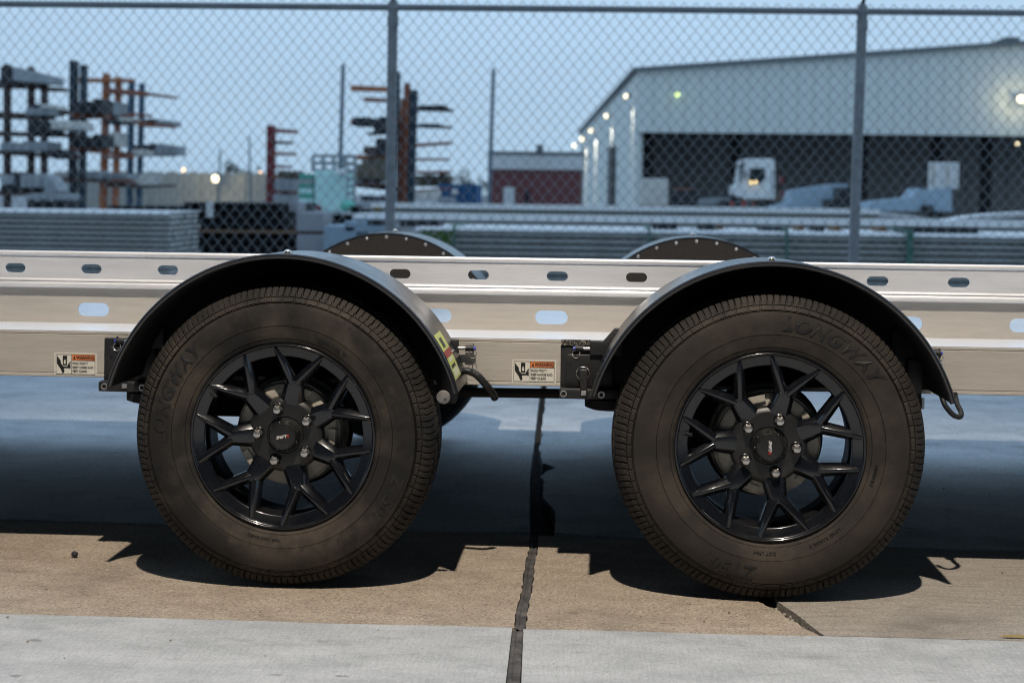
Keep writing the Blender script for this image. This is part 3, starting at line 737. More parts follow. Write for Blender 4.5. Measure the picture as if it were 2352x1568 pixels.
# --- cable conduit and hose hook
def bez(pts, n=10):
    pts = [Vector(p) for p in pts]; res = []
    for i in range(len(pts)-1):
        p0 = pts[max(i-1,0)]; p1 = pts[i]; p2 = pts[i+1]; p3 = pts[min(i+2, len(pts)-1)]
        for k in range(n):
            t = k/n; res.append(.5*((2*p1)+(p2-p0)*t+(2*p0-5*p1+4*p2-p3)*t*t+(3*p1-p0-3*p2+p3)*t**3))
    res.append(pts[-1]); return res
def BP(fx, fy, y): p = P(fx, fy, y); return (p.x, y, p.z)
path = bez([BP(1700,1402,.215), BP(1722,1394,.205), BP(1748,1390,.198), BP(1785,1404,.196), BP(1820,1440,.205), BP(1848,1476,.228), BP(1856,1492,.24)], 14)
mb = MB(); rr = [.0078 + (.0011 if (i > 34 and i % 2) else 0) for i in range(len(path))]
mb.tube(path, rr, 12); mb.build('cable_conduit', M['black_powder'], TR, smooth=True, angle=50)
path = bez([BP(3530,1480,.16), BP(3545,1520,.15), BP(3575,1555,.15), BP(3600,1562,.17), BP(3604,1545,.19), BP(3590,1515,.21), BP(3582,1480,.24)], 8)
mb = MB(); mb.tube(path, .0058, 10); hk = mb.build('cable_hook', M['black_powder'], TR, smooth=True)
x, y, z = BP(3573, 1490, .235); mb = MB(); mb.tube([(x,y,z+.012),(x,y,z-.010)], .0095, 12); mb.build('cable_gland', M['black_powder'], hk, smooth=True)
x, y, z = BP(3462, 1512, .215); mb = MB(); mb.tube([(x-.004,y,z-.012),(x-.004,y,z+.012)], .007, 6); mb.build('stop_bolt', M['chrome'], TR, smooth=True)
# ------------------------------------------------------------------ chain-link fence
FY = 6.8; fe = empty('chain_link_fence', (-.7, FY, 0)); fe.rotation_euler = (0, 0, radians(1.7))
tag(fe, 'galvanised chain link fence with round posts and barbed wire arms behind the trailer', 'fence')
PX = [-.70+.7 + (P(1466,400,FY).x), P(3216,400,FY).x]
px0, px1 = PX[0]+.7, PX[1]+.7; gap_ = px1-px0
TOPZ = 2.05
for k in range(-3, 4):
    x = px0 + gap_*k
    lean = 0.030*(1 if k >= 1 else .35) if k in (0, 1) else 0
    mb = MB(); mb.tube([(x, 0, -.02), (x+lean, 0, TOPZ+.02)], .033, 14); mb.tube([(x+lean, 0, TOPZ-.12), (x+lean, 0, TOPZ-.06)], .037, 14)
    mb.tube([(x+lean, 0, TOPZ-.01), (x+lean, 0, TOPZ+.045)], [.04,.026], 12)
    mb.build('post', M['galv_post'], fe, smooth=True)
    mb = MB(); mb.box(x+lean-.012, -.004, TOPZ+.03, x+lean+.012, .004, TOPZ+.06)
    mb.tube([(x+lean, 0, TOPZ+.04), (x+lean+.02, -.22, TOPZ+.30)], .012, 8); mb.build('barb_arm', M['underside'], fe)
mb = MB(); mb.tube([(px0-gap_*3.5, -.0, TOPZ), (px0+gap_*3.5, -.0, TOPZ)], .021, 12); mb.build('top_rail', M['galv_post'], fe, smooth=True)
# woven mesh: each wire zigzags down; neighbouring wires hook round each other
mb = MB(); dx, dz = .0745, .0905; X_a, X_b = -4.6, 5.6; rows = int((TOPZ+.05)/dz*2)+1; nW = int((X_b-X_a)/(dx/2))
wr = .0022
for i in range(nW):
    xc = X_a + i*dx/2; pts = []
    for j in range(rows+1):
        z = max(0, TOPZ+.045 - j*dz/2); side = 1 if ((i+j) % 2) else -1
        pts.append((xc + side*(dx/4+.0012), -.030 - .0028*side, z))
    mb.tube(pts, wr, 4, False)
tag(mb.build('chain_mesh', M['galv'], fe), kind='stuff')
for q, (dy, zz) in enumerate(((-.06, TOPZ+.095), (-.13, TOPZ+.18), (-.19, TOPZ+.26))):
    mb = MB(); mb.tube([(X_a, dy, zz), (X_b, dy, zz)], .003, 5)
    for k in range(80):
        x = X_a + k*.127; mb.tube([(x-.008, dy-.01, zz-.012), (x+.008, dy+.01, zz+.012)], .0018, 4); mb.tube([(x+.01, dy-.01, zz-.012), (x-.006, dy+.01, zz+.012)], .0018, 4)
    mb.build('barbed_strand', M['galv'], fe)

# ------------------------------------------------------------------ yard behind
def bm_(n, c, c2=None, r=.7, met=0, s=3): M[n] = mat(n, c, r, met, c2, s, 4, .35, .65); return M[n]
bm_('stud_steel', (.52,.52,.48), (.66,.66,.62), .55, .1, 6)
bm_('stud_dark', (.035,.04,.045)); bm_('beam_pale', (.80,.80,.78), (.86,.86,.85), .45, .1)
bm_('navy', (.012,.028,.042), (.02,.04,.06)); bm_('orange', (.46,.15,.05), (.34,.10,.04)); bm_('blue', (.014,.085,.15), (.02,.07,.12))
bm_('rust', (.20,.055,.03), (.30,.10,.045)); bm_('dark_rust', (.045,.026,.022), (.08,.04,.03)); bm_('red', (.25,.022,.025), (.14,.02,.025))
bm_('black_load', (.012,.014,.017), (.03,.033,.038)); bm_('grey_load', (.28,.31,.33), (.38,.41,.43)); bm_('white_load', (.74,.72,.66), (.56,.55,.51))
bm_('mint', (.50,.80,.76), (.60,.86,.82)); bm_('green', (.04,.30,.22), (.10,.42,.33)); bm_('mint_bag', (.12,.52,.40), (.2,.6,.48))
bm_('block', (.33,.34,.37), (.40,.41,.43)); bm_('timber', (.24,.13,.06), (.16,.09,.045)); bm_('blue_wrap', (.30,.42,.52), (.40,.50,.58))
bm_('container_blue', (.012,.09,.22), (.02,.11,.25)); bm_('foliage_far', (.05,.065,.04), (.09,.085,.05), 1, 0, 1); bm_('scrap', (.15,.12,.08), (.09,.09,.07))
bm_('brick', (.16,.045,.045), (.12,.04,.04)); bm_('parapet', (.70,.71,.70), (.60,.61,.60)); bm_('wall_panel', (.66,.70,.67), (.73,.77,.74), .6, .1)
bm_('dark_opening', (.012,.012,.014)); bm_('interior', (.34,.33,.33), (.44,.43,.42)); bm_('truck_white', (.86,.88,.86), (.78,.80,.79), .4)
bm_('glass_dark', (.02,.03,.035), None, .15); bm_('far_wall', (.40,.39,.35), (.29,.29,.27)); bm_('pole', (.10,.14,.18), (.14,.19,.23))
bm_('strap_green', (.04,.15,.10), (.07,.20,.15)); bm_('door_white', (.6,.62,.62)); bm_('roof_trim', (.14,.16,.17)); bm_('weed', (.05,.12,.02), (.09,.16,.03))
bm_('yellow', (.26,.19,.07)); bm_('cone_red', (.4,.05,.03))
def lamp_mat(n, c, s):
    M[n] = mat(n, (.5,.5,.5), .5, emit=c, estr=s); return M[n]
lamp_mat('lamp_warm', (1,.86,.54), 2.8); lamp_mat('lamp_orange', (1,.55,.25), 4.5); lamp_mat('lamp_green', (.75,1,.25), 3.0); lamp_mat('lamp_small', (1,.72,.28), 2.2)

def pbox(mb, x0, y0, x1, y1, Y, dep, sy=0):
    "box whose front face covers the given pixel rectangle on the plane Y"
    xm, ym = (x0+x1)/2, (y0+y1)/2
    a = P(x0, ym, Y).x; b = P(x1, ym, Y).x; t = P(xm, y0, Y).z; u = max(P(xm, y1, Y).z, -.01)
    mb.box(a, Y, u, b, Y+dep, t); return a, b, u, t
def pquad(mb, pts, Y, dep):
    q = [P(a, b, Y) for a, b in pts]; mb.prism([(p.x, p.z) for p in q], Y, Y+dep)
def single(name, label, cat, rects, Y, dep, m, group=None, bevel=0, poly=None):
    mb = MB()
    for rc in rects: pbox(mb, *rc, Y, dep)
    if poly: pquad(mb, poly, Y, dep)
    return tag(mb.build(name, M[m], bevel=bevel), label, cat, group)

# steel stud stacks just behind the fence
def stud_stack(name, label, x0, x1, ytop, Y, dep, dz, layers, rows, cap='beam_pale', ends=True, group='stacks of steel studs behind the fence'):
    a = P(x0, ytop, Y).x; b = P(x1, ytop, Y).x; top = P((x0+x1)/2 if x1 < 3900 else (x0+3840)/2, ytop, Y).z
    root = tag(empty(name, ((a+b)/2, Y, 0)), label, 'steel stack', group)
    me_f = MB(); t = dz*.60; ln = b-a
    me_f.profx([(0,0),(-.004,t*.1),(-.004,t*.42),(.02,t*.46),(.02,t*.6),(-.002,t*.64),(-.002,t*.9),(.006,t),(.09,t),(.09,0)], -ln/2, ln/2)
    me = me_f.mesh('steel_stud', M['stud_steel'])
    r = random.Random(x0)
    for k in range(layers):
        for j in range(rows):
            z = top - dz*(k+1)
            if z < 0: break
            obj('steel_stud', me, root, (r.uniform(-.01,.03), j*.10+r.uniform(0,.006), z))
    if ends and dep > rows*.1:
        z = max(0, top-dz*layers); nrow = int((dep-rows*.1)/.11)
        for j in range(nrow):
            for k in range(layers):
                if j < 12:
                    obj('steel_stud', me, root, (r.uniform(-.02,.02), rows*.1 + j*.11, top-dz*(k+1)))
    mb = MB(); mb.profx([(-.012,top-.014),(.012,top+.014),(dep,top+.014),(dep,top)], -ln/2, ln/2); mb.build('highlight_sheet', M[cap], root)  # paler sloped sheet paints the sky highlight on the stack's top edge
    return root
stud_stack('steel_stud_stack', 'low stack of grey steel studs behind the fence at far left', -500, 632, 792, 12, 1.25, .056, 12, 2)
stud_stack('steel_stud_stack', 'long stack of grey steel studs with green straps behind the far fenders', 1560, 4700, 872, 11.2, 1.5, .060, 9, 2)
for x0, x1 in ((1698,1706),(2430,2438),(2946,2955),(3400,3424)):
    mb = MB(); a = P(x0, 900, 11.15).x; b = P(x1, 900, 11.15).x; t = P(x0, 866+ (x0-2700)*.012, 11.15).z
    mb.box(a, 11.13, 0, b, 11.17, t+.015); mb.box(a, 11.13, t+.015, b, 12.6, t+.03)
    lab = {1698:'green strap over the steel stack beside the left rear fender', 2430:'green strap peeking above the right rear fender', 2946:'thin green strap over the stack left of the right fence post', 3400:'wide green strap over the stack right of the right fence post'}[x0]
    tag(mb.build('cargo_strap', M['strap_green']), lab, 'strap', 'green straps on the steel stacks')
# tier B and tier A: long pale beams on timbers
def long_beam(label, x0, x1, y0, y1, Y, dep, m, group, nm='long_beam', trim=None):
    a = P(x0, y0, Y).x; b = P(x1, y0, Y).x; xm = (x0+min(x1,3840))/2; t = P(xm, y0, Y).z; u = P(xm, y1, Y).z
    root = tag(empty(nm, ((a+b)/2, Y, 0)), label, 'beam bundle', group); L2 = (b-a)/2
    h = t-u
    mb = MB(); mb.profx([(0,u),(0,u+h*.12),(.05,u+h*.2),(.05,u+h*.62),(0,u+h*.68),(0,t),(dep,t),(dep,u)], -L2, L2); mb.build('beam', M[m], root)
    mb = MB(); mb.profx([(-.012,t-h*.42),(-.02,t-h*.34),(.0,t-h*.10),(.04,t+.002),(dep,t+.002),(dep,t-h*.42)], -L2, L2); mb.build('highlight_flange', M['beam_pale'], root)  # sky highlight along the beam's top painted as a paler flange
    return root
long_beam('lower long pale steel beam resting on timbers above the stud stack', 1323, 4700, 818, 868, 13.2, .8, 'beam_pale', 'long beams on timbers')
ba = long_beam('upper long grey beam with a bright top edge in front of the hall', 1393, 3300, 774, 818, 15, .9, 'stud_steel', 'long beams on timbers')
for k, (x0, x1, y0, y1, lab) in enumerate(((2690,2712,845,868,'first timber block under the long pale beam'),(2995,3015,846,872,'middle timber block beside the right fence post'),(3130,3152,848,872,'timber block just left of the right fence post'),(3300,3325,850,874,'timber block just right of the right fence post'))):
    single('timber_block', lab, 'timber', [(x0,y0,x1,y1)], 11.9, .5, 'timber', 'timber blocks between the beams')
for rc, lab in (((2450,838,2540,868),'flat dark box painting the shaded opening among the beams behind the right rear fender'),((2622,840,2682,872),'square dark steel ends right of the rear fender'),((2855,852,2950,872),'dark offcuts on the stack left of the fence post'),((3060,848,3092,872),'small dark square tube end near the right fence post'),((3387,852,3669,880),'long dark box painting the shaded gap between the beams at right'),((1378,826,1448,846),'dark tubes left of the left fence post'),((1500,826,1560,850),'dark rusty offcut right of the left fence post'),((1570,826,1645,852),'dark offcut bundle beside the weeds')):
    single('steel_offcuts_gaps', lab, 'offcuts', [rc], 11.6, .5, 'black_load', 'dark offcuts among the beams')  # the opening and the long gap are shade drawn as dark boxes
# bent beams at right
mb = MB()
for (pts, Y) in (([(3230,794),(3330,797),(3420,806),(3500,822)], 15.2), ([(3560,828),(3640,812),(3740,802),(3860,796),(4100,790)], 15.4)):
    q = [P(a, b, Y) for a, b in pts]
    for i in range(len(q)-1):
        a, b = q[i], q[i+1]; mb.add([(a.x,Y,a.z),(b.x,Y,b.z),(b.x,Y,b.z-.05),(a.x,Y,a.z-.05),(a.x,Y+.6,a.z),(b.x,Y+.6,b.z),(b.x,Y+.6,b.z-.05),(a.x,Y+.6,a.z-.05)], [(0,1,2,3),(4,7,6,5),(0,4,5,1),(3,2,6,7),(0,3,7,4),(1,5,6,2)])
tag(mb.build('bent_beam', M['beam_pale']), 'pair of sagging pale steel sheets right of the right fence post', 'steel sheet')

# black tube bundles, blocks, wrapped goods
def tube_bundle(label, x0, x1, y0, y1, Y, nx, nz, dep=2.0):
    a = P(x0, y0, Y).x; b = P(x1, y0, Y).x; t = P((x0+x1)/2, y0, Y).z; u = max(0, P((x0+x1)/2, y1, Y).z)
    root = tag(empty('tube_bundle', ((a+b)/2, Y, 0)), label, 'tube bundle', 'black tube bundles'); w_ = (b-a)/nx; h = (t-u)/nz
    mb = MB(); g = .12
    mb.box(-w_/2+.002, 0, -h/2+.002, w_/2-.002, dep, -h/2+h*g); mb.box(-w_/2+.002, 0, h/2-h*g, w_/2-.002, dep, h/2-.002)
    mb.box(-w_/2+.002, 0, -h/2+h*g, -w_/2+w_*g, dep, h/2-h*g); mb.box(w_/2-w_*g, 0, -h/2+h*g, w_/2-.002, dep, h/2-h*g)
    me = mb.mesh('square_tube', M['black_load'])
    for i in range(nx):
        for j in range(nz): obj('square_tube', me, root, (-(b-a)/2+w_*(i+.5), random.uniform(0,.05), u+h*(j+.5)))
    return root
tube_bundle('upper bundle of black square tubes left of the grey blocks', 690, 1060, 760, 862, 14, 14, 4)
tube_bundle('upper bundle of black square tubes at the left with its end low', 400, 690, 772, 862, 14.1, 11, 3)
tube_bundle('lower bundle of black square tubes beneath the timber', 640, 1112, 876, 985, 14.0, 16, 4)
single('timber_bearer', 'long timber bearer between the black tube bundles', 'timber', [(640,863,1190,874)], 13.95, 1.2, 'timber')
single('concrete_block', 'upper grey block beside the black tubes', 'block', [(1112,796,1212,868)], 13.9, .8, 'block', 'grey blocks beside the tubes', .01)
single('concrete_block', 'lower grey block resting under the timber bearer', 'block', [(1112,880,1212,985)], 13.9, .8, 'block', 'grey blocks beside the tubes', .01)
single('concrete_block', 'small pale block on top left of the upper grey block', 'block', [(1082,757,1116,795)], 14.2, .5, 'block', 'grey blocks beside the tubes', .01)
single('wrapped_pallet', 'low pale blue wrapped pallet left of the fence post', 'pallet', [(1215,846,1335,960),(1290,830,1450,872)], 13.0, .9, 'blue_wrap', None, .015)
tube_bundle('small bundle of black tube ends above the blue wrapped pallet', 1224, 1338, 806, 846, 14.5, 4, 2, 1.0)
mb = MB(); pbox(mb, 773, 757, 797, 815, 13.9, .05); pl = tag(mb.build('marker_board', M['beam_pale']), 'narrow pale board leaning on the black tube bundle', 'board')
single('concrete_block', 'white reflective end of a rack crossbeam at the far left yard', 'block', [(240,748,262,760)], 30, .5, 'beam_pale', None)

# mint wrapped pallet with wire cages
Y = 27
single('wrapped_pallet', 'tall mint green wrapped pallet left of the fence post', 'pallet', [(1178,640,1292,795)], Y, 1.2, 'mint', None, .04)
single('sack', 'mint green sack at the foot of the tall wrapped pallet', 'sack', [(1270,752,1322,792)], Y-1, .5, 'mint_bag', None, .1)
single('white_box', 'small white box on top of the mint wrapped pallet', 'box', [(1258,634,1292,654)], Y-.3, .3, 'truck_white', None, .02)
def cage(label, x0, y0, x1, y1, Y, nx, ny, th=5, m='grey_load', group=None):
    root = tag(empty('wire_cage', (P((x0+x1)/2, y1, Y).x, Y, 0)), label, 'cage', group); ox = root.location.x
    for i in range(nx+1):
        xx = x0+(x1-x0)*i/nx; mb = MB(); a, b, u, t = pbox(mb, xx-th/2, y0, xx+th/2, y1, Y, .08); mb.v = [(v[0]-ox, v[1]-Y, v[2]) for v in mb.v]; mb.build('upright', M[m], root)
    for j in range(ny+1):
        yy = y0+(y1-y0)*j/ny; mb = MB(); pbox(mb, x0, yy-th/2, x1, yy+th/2, Y+.09, .06); mb.v = [(v[0]-ox, v[1]-Y, v[2]) for v in mb.v]; mb.build('crossbar', M[m], root)
    return root
cage('grey wire cage above the mint wrapped pallet', 1172, 585, 1330, 640, Y+.6, 4, 2, 12)
cage('grey lattice post stack right of the mint pallet', 1296, 590, 1328, 780, Y+.2, 1, 7, 8)
for j, (y0, y1, m_, lab) in enumerate(((652,672,'green','top green crate of the stack beside the mint pallet'),(674,690,'grey_load','grey crate second from the top beside the mint pallet'),(690,706,'green','green crate third from the top beside the mint pallet'),(708,726,'mint','pale mint crate in the stack beside the mint pallet'),(726,744,'green','lower green crate of the stack beside the mint pallet'),(745,786,'mint','pale mint crate at the foot of the stack'))):
    single('crate', lab, 'crate', [(1120,y0,1172,y1)], Y, .6, m_, 'crates stacked beside the mint pallet', .01)
mb = MB(); mb.tube([P(1160,768,Y-1.5), P(1185,774,Y-1.5), P(1205,786,Y-1.5)], .05, 6); tag(mb.build('scrap_pipe', M['red']), 'short red pipe lying by the mint pallet', 'pipe')
single('steel_offcuts_gaps', 'dark heap right of the mint green sack', 'offcuts', [(1318,772,1345,794),(1318,782,1400,800)], Y-1, .5, 'black_load')
single('paint_bucket', 'small yellow bucket on the beams left of the fence post', 'bucket', [(1399,776,1424,792)], 14.8, .2, 'yellow', None, .03)

# cantilever racks
def rack(name, label, Y, cols, arms, m, m_arm=None, group='cantilever racks in the yard'):
    root = tag(empty(name, (P(cols[0][0], 700, Y).x, Y, 0)), label, 'rack', group); ox = root.location.x
    for c in cols:
        xt, xb, wd, yt = c[:4]; mm = c[4] if len(c) > 4 else m
        p, q = P(xt, yt, Y), P(xb, 765, Y); s_ = wd/5747*(Y+3.2)/2
        mb = MB(); z0 = 0; k = (q.x-p.x)/(p.z-q.z); xb_ = q.x + k*q.z
        mb.add([(p.x-s_-ox,0,p.z),(p.x+s_-ox,0,p.z),(p.x+s_-ox,.3,p.z),(p.x-s_-ox,.3,p.z),(xb_-s_-ox,0,0),(xb_+s_-ox,0,0),(xb_+s_-ox,.3,0),(xb_-s_-ox,.3,0)],
               [(0,1,2,3),(4,7,6,5),(0,4,5,1),(1,5,6,2),(2,6,7,3),(3,7,4,0)])
        mb.build('column', M[mm], root)
    for x0, y0, x1, y1, th, mm in arms:
        p, q = P(x0, y0, Y-.15), P(x1, y1, Y-.15); h = th*1.35/5747*(Y+3.2)
        mb = MB(); mb.add([(p.x-ox,-.15,p.z+h/2),(q.x-ox,-.15,q.z+h/2*.8),(q.x-ox,-.15,q.z-h/2*.8),(p.x-ox,-.15,p.z-h/2),(p.x-ox,.15,p.z+h/2),(q.x-ox,.15,q.z+h/2*.8),(q.x-ox,.15,q.z-h/2*.8),(p.x-ox,.15,p.z-h/2)],
                          [(0,1,2,3),(4,7,6,5),(0,4,5,1),(3,2,6,7),(0,3,7,4),(1,5,6,2)])
        mb.build('arm', M[mm or m_arm or m], root)
    return root
rack('cantilever_rack', 'dark brown cantilever rack at the left edge of the yard', 30,
     [(18,18,12,240),(108,107,11,250),(158,156,11,300)],
     [(-60,312,165,322,24,None),(158,333,238,336,12,None),(-60,430,190,440,20,'dark_rust'),(95,418,260,422,14,'dark_rust'),(-60,500,290,508,14,None),(-60,568,290,590,14,None),(-60,724,250,730,14,None),(-60,655,200,668,10,'dark_rust')], 'dark_rust')
rack('cantilever_rack', 'navy cantilever rack with the two tallest columns', 32, [(270,264,21,227),(307,300,15,243)],
     [(262,432,400,436,14,'rust'),(262,556,400,556,16,'rust'),(200,590,310,592,10,'navy'),(190,668,400,680,12,'dark_rust')], 'navy')
rack('cantilever_rack', 'orange cantilever rack between the navy and the blue one', 35, [(393,380,17,275),(439,425,14,288)],
     [(284,300,495,302,11,None),(400,340,545,352,16,'rust'),(545,352,655,366,8,'rust'),(270,441,490,433,10,'rust'),(380,445,650,476,11,'rust'),(262,556,490,580,14,'rust'),(380,588,490,590,10,'rust'),(190,674,490,680,12,'rust')], 'orange')
rack('cantilever_rack', 'blue cantilever rack at the right of the left group', 38, [(488,480,14,300),(527,515,12,312)],
     [(470,428,560,434,8,'rust'),(520,470,650,474,8,'rust'),(490,582,650,582,8,'dark_rust'),(490,702,650,696,7,'dark_rust')], 'blue')
rack('cantilever_rack', 'small dark red cantilever rack beyond the black tubes', 36, [(1013,1010,27,470),],
     [(1020,489,1108,494,11,None),(1020,534,1092,536,9,'dark_rust'),(1020,576,1106,578,9,'rust'),(1020,624,1085,626,8,None),(1020,660,1120,665,12,'rust'),(1020,722,1105,724,12,None)], 'red')
rack('cantilever_rack', 'tall dark red and navy cantilever rack beside the left fence post', 34,
     [(1491,1489,10,268,'navy'),(1525,1512,20,312,'rust'),(1551,1538,24,338,'navy'),(1511,1502,16,370,'rust')],
     [(1314,330,1480,336,15,'orange'),(1364,372,1480,378,11,'rust'),(1314,458,1490,452,16,'rust'),(1330,590,1490,590,13,'orange'),(1380,502,1490,498,8,'dark_rust'),(1310,677,1490,677,10,'grey_load'),(1310,690,1490,712,14,'dark_rust'),
      (1560,408,1695,414,10,'dark_rust'),(1560,472,1690,478,8,'dark_rust'),(1560,545,1692,536,9,'rust'),(1560,598,1684,598,7,'rust'),(1555,716,1690,706,5,'rust')], 'rust')
LOADS = [
 ((0,250,48,312),29.5,'black_load','black crated load at the top left corner of the brown rack'),
 ((110,390,160,421),29.5,'black_load','dark load on the second arm of the brown rack'),
 ((150,388,195,408),29.2,'white_load','small cream bundle on the second arm of the brown rack'),
 ((103,450,190,500),29.5,'black_load','black bundle on the third level of the brown rack'),
 ((190,454,302,486),29.4,'white_load','pale planks on the third level of the brown rack'),
 ((95,404,190,432),29.3,'grey_load','grey planks across the second level of the brown rack'),
 ((0,532,180,566),29.5,'grey_load','grey flat load on the fourth level of the brown rack'),
 ((180,560,235,588),29.4,'black_load','dark tarp lump on the fourth level of the brown rack'),
 ((278,376,380,425),31.5,'black_load','black tube load across the navy rack'),
 ((260,508,385,552),31.5,'black_load','lower black tube load across the navy rack'),
 ((380,382,440,433),34.5,'grey_load','grey square carton on the orange rack'),
 ((385,500,440,548),34.4,'white_load','cream wrapped bundle on the orange rack'),
 ((437,438,490,456),34.6,'white_load','thin pale planks by the upper blue column'),
 ((392,445,438,465),34.3,'black_load','black tube ends under the grey carton'),
 ((531,445,588,462),37.5,'black_load','black load on the second blue rack arm'),
 ((588,450,648,472),37.4,'grey_load','pale load at the tip of the second blue rack arm'),
 ((495,540,582,570),37.5,'black_load','black load on the third blue rack arm'),
 ((583,543,666,582),37.4,'grey_load','large grey carton at the tip of the third blue rack arm'),
 ((494,562,572,584),37.2,'white_load','white bundle under the black load of the blue rack'),
 ((494,656,570,694),37.2,'white_load','white wrapped bundle low on the blue rack'),
 ((290,640,372,672),33,'grey_load','grey wrapped bundle low on the navy rack'),
 ((395,650,480,672),33.2,'grey_load','grey low bundle on the orange rack'),
 ((398,680,480,702),33.2,'dark_rust','rusty bundle under the orange rack'),
 ((75,655,180,704),27.5,'grey_load','large grey tarp covered heap at lower left'),
 ((165,690,205,722),27.4,'grey_load','right shoulder of the grey heap at lower left'),
 ((0,660,45,692),27.4,'grey_load','small grey heap at the left picture edge'),
 ((40,640,78,715),27.6,'black_load','dark upright roll between the grey heaps'),
 ((0,692,160,720),27.8,'black_load','dark flat load under the grey heaps'),
 ((95,726,245,750),27.0,'grey_load','pale flat sheet low at left above the stud stack'),
 ((100,752,240,790),27.2,'black_load','dark shelf load just above the left stud stack'),
 ((1322,440,1448,472),33.5,'black_load','dark pile on the third arm of the tall rack'),
 ((1400,470,1448,500),33.5,'black_load','black roll beside the left fence post'),
 ((1408,522,1448,580),33.5,'black_load','black round bundle half hidden by the left fence post'),
 ((1362,552,1408,578),33.5,'dark_rust','rusty short tubes left of the black round bundle'),
 ((1328,602,1448,672),33.5,'scrap','olive and rust scrap bin at the foot of the tall rack'),
 ((1335,682,1448,700),33.3,'dark_rust','rusty tubes on the lower shelf of the tall rack'),
 ((1352,736,1445,755),33.3,'black_load','dark load at the very foot of the tall rack'),
 ((1315,756,1450,776),32.8,'grey_load','grey load below the tall rack'),
 ((1570,394,1668,408),33.5,'black_load','black tubes on the upper right arm of the tall rack'),
 ((1575,462,1652,476),33.5,'black_load','black tubes on the second right arm of the tall rack'),
 ((1040,640,1118,662),35.5,'scrap','olive load on the lower arm of the small red rack'),
 ((1030,674,1110,712),35.5,'grey_load','pale boxes low on the small red rack'),
 ((1024,730,1120,756),35.4,'grey_load','grey boxes at the foot of the small red rack'),
 ((1558,650,1690,700),44,'scrap','heap of olive scrap between the tall rack and the blue container'),
 ((1560,640,1684,652),43,'rust','rusty beams lying on the scrap heap'),
 ((1554,714,1642,748),40,'white_load','cream crate in front of the scrap heap'),
 ((1640,740,1700,760),40,'grey_load','low grey crate left of the blue container'),
]
for rc, Y, m_, lab in LOADS:
    x0, y0, x1, y1 = rc; rr_ = random.Random(x0*7+y0); nn = max(1, int((x1-x0)/26)); rects = []
    xx = x0
    for k in range(nn):
        x2 = x1 if k == nn-1 else xx+(x1-x0)/nn*rr_.uniform(.75,1.25); h_ = y1-y0
        rects.append((xx, y0+h_*rr_.uniform(-.12,.18), x2-1.5, y1)); xx = x2
    single('rack_load', lab, 'load', rects, Y, .9, m_, 'goods stored on and round the racks', .02)
mb = MB(); pquad(mb, [(48,250),(178,282),(178,312),(48,302)], 29.3, 1.0); tag(mb.build('rack_load', M['grey_load']), 'sloping grey sheet pack on top of the brown rack', 'load', 'goods stored on and round the racks')
mb = MB(); pquad(mb, [(175,655),(200,680),(222,718),(170,725),(165,660)], 27.3, .6); tag(mb.build('tarp', M['grey_load']), 'grey tarp edge sliding off the heap at lower left', 'tarp')

# poles
for xt, yt, xb, yb, Y, wd, lab in ((1287,243,1272,760,40,15,'thin steel pole left of the left fence post'),(1851,258,1834,760,47,14,'thin steel pole at the corner of the brick building'),(826,560,822,680,60,7,'short thin mast left of the far trees'),(935,512,938,680,60,7,'thin mast among the far trees')):
    p, q = P(xt, yt, Y), P(xb, yb, Y); k = (q.x-p.x)/(p.z-q.z); r_ = wd/5747*(Y+3.2)/2
    mb = MB(); mb.tube([(q.x+k*q.z, Y, 0), p], [r_*1.2, r_], 8); tag(mb.build('steel_pole', M['pole'], smooth=True), lab, 'pole', 'thin poles in the yard')

# far ribbed wall, trees, lights
root = tag(empty('boundary_wall', (P(640,700,70).x, 70, 0)), 'long pale ribbed boundary wall behind the racks', 'wall'); ox = root.location.x
a, b = P(200, 650, 70).x, P(1180, 650, 70).x; t = P(760, 648, 70).z; n = 46; w_ = (b-a)/n
mbp = MB(); mbp.box(0, 0, 0, w_*.93, .15, t); mep = mbp.mesh('wall_panel', M['far_wall'])
for k in range(n): obj('wall_panel', mep, root, (a+k*w_-ox, random.uniform(-.05,.05), random.uniform(-.05,.05)))
mb = MB(); mb.box(a-ox, .3, 0, b-ox, .5, t-.3); mb.build('wall_backing', M['far_wall'], root)
def tree(label, fx, fy, wpx, hpx, Y, seed):
    r = random.Random(seed); base = P(fx, 735, Y); top = P(fx, fy, Y).z; wd = wpx/5747*(Y+3.2)/2; hh = hpx/5747*(Y+3.2)
    root = tag(empty('tree', (base.x, Y, 0)), label, 'tree', 'far trees')
    mb = MB(); mb.tube([(0,0,0),(.1,0,top-hh*.6),(.0,0,top-hh*.3)], [wd*.09,wd*.06,wd*.03], 7); mb.build('trunk', M['dark_rust'], root)
    mb = MB(); cl = [(r.uniform(-.7,.7)*wd, r.uniform(-.6,.6)*wd, top-hh*r.uniform(.15,.75), r.uniform(.25,.5)*wd) for _ in range(9)]
    for _ in range(900):
        c = r.choice(cl); d = Vector((r.gauss(0,1), r.gauss(0,1), r.gauss(0,1))).normalized()*c[3]*r.uniform(.5,1)
        p = Vector((c[0], c[1], c[2])) + Vector((d.x, d.y, d.z*.8)); s = wd*r.uniform(.03,.07)
        u = Vector((r.uniform(-1,1), r.uniform(-1,1), r.uniform(-1,1))).normalized()*s; v = u.cross(Vector((r.uniform(-1,1), r.uniform(-1,1), 1))).normalized()*s
        mb.add([p-u, p+v, p+u, p-v], [(0,1,2,3)])
    mb.build('crown', M['foliage_far'], root)
tree('round dark tree behind the ribbed wall right of the bright lamp', 885, 596, 130, 130, 85, 1)
tree('smaller tree at the right of the ribbed wall trees', 945, 612, 70, 100, 88, 2)
tree('dark tree behind the blue container', 1735, 632, 110, 110, 75, 3)
tree('small tree beside the brick building', 1812, 640, 60, 110, 78, 4)
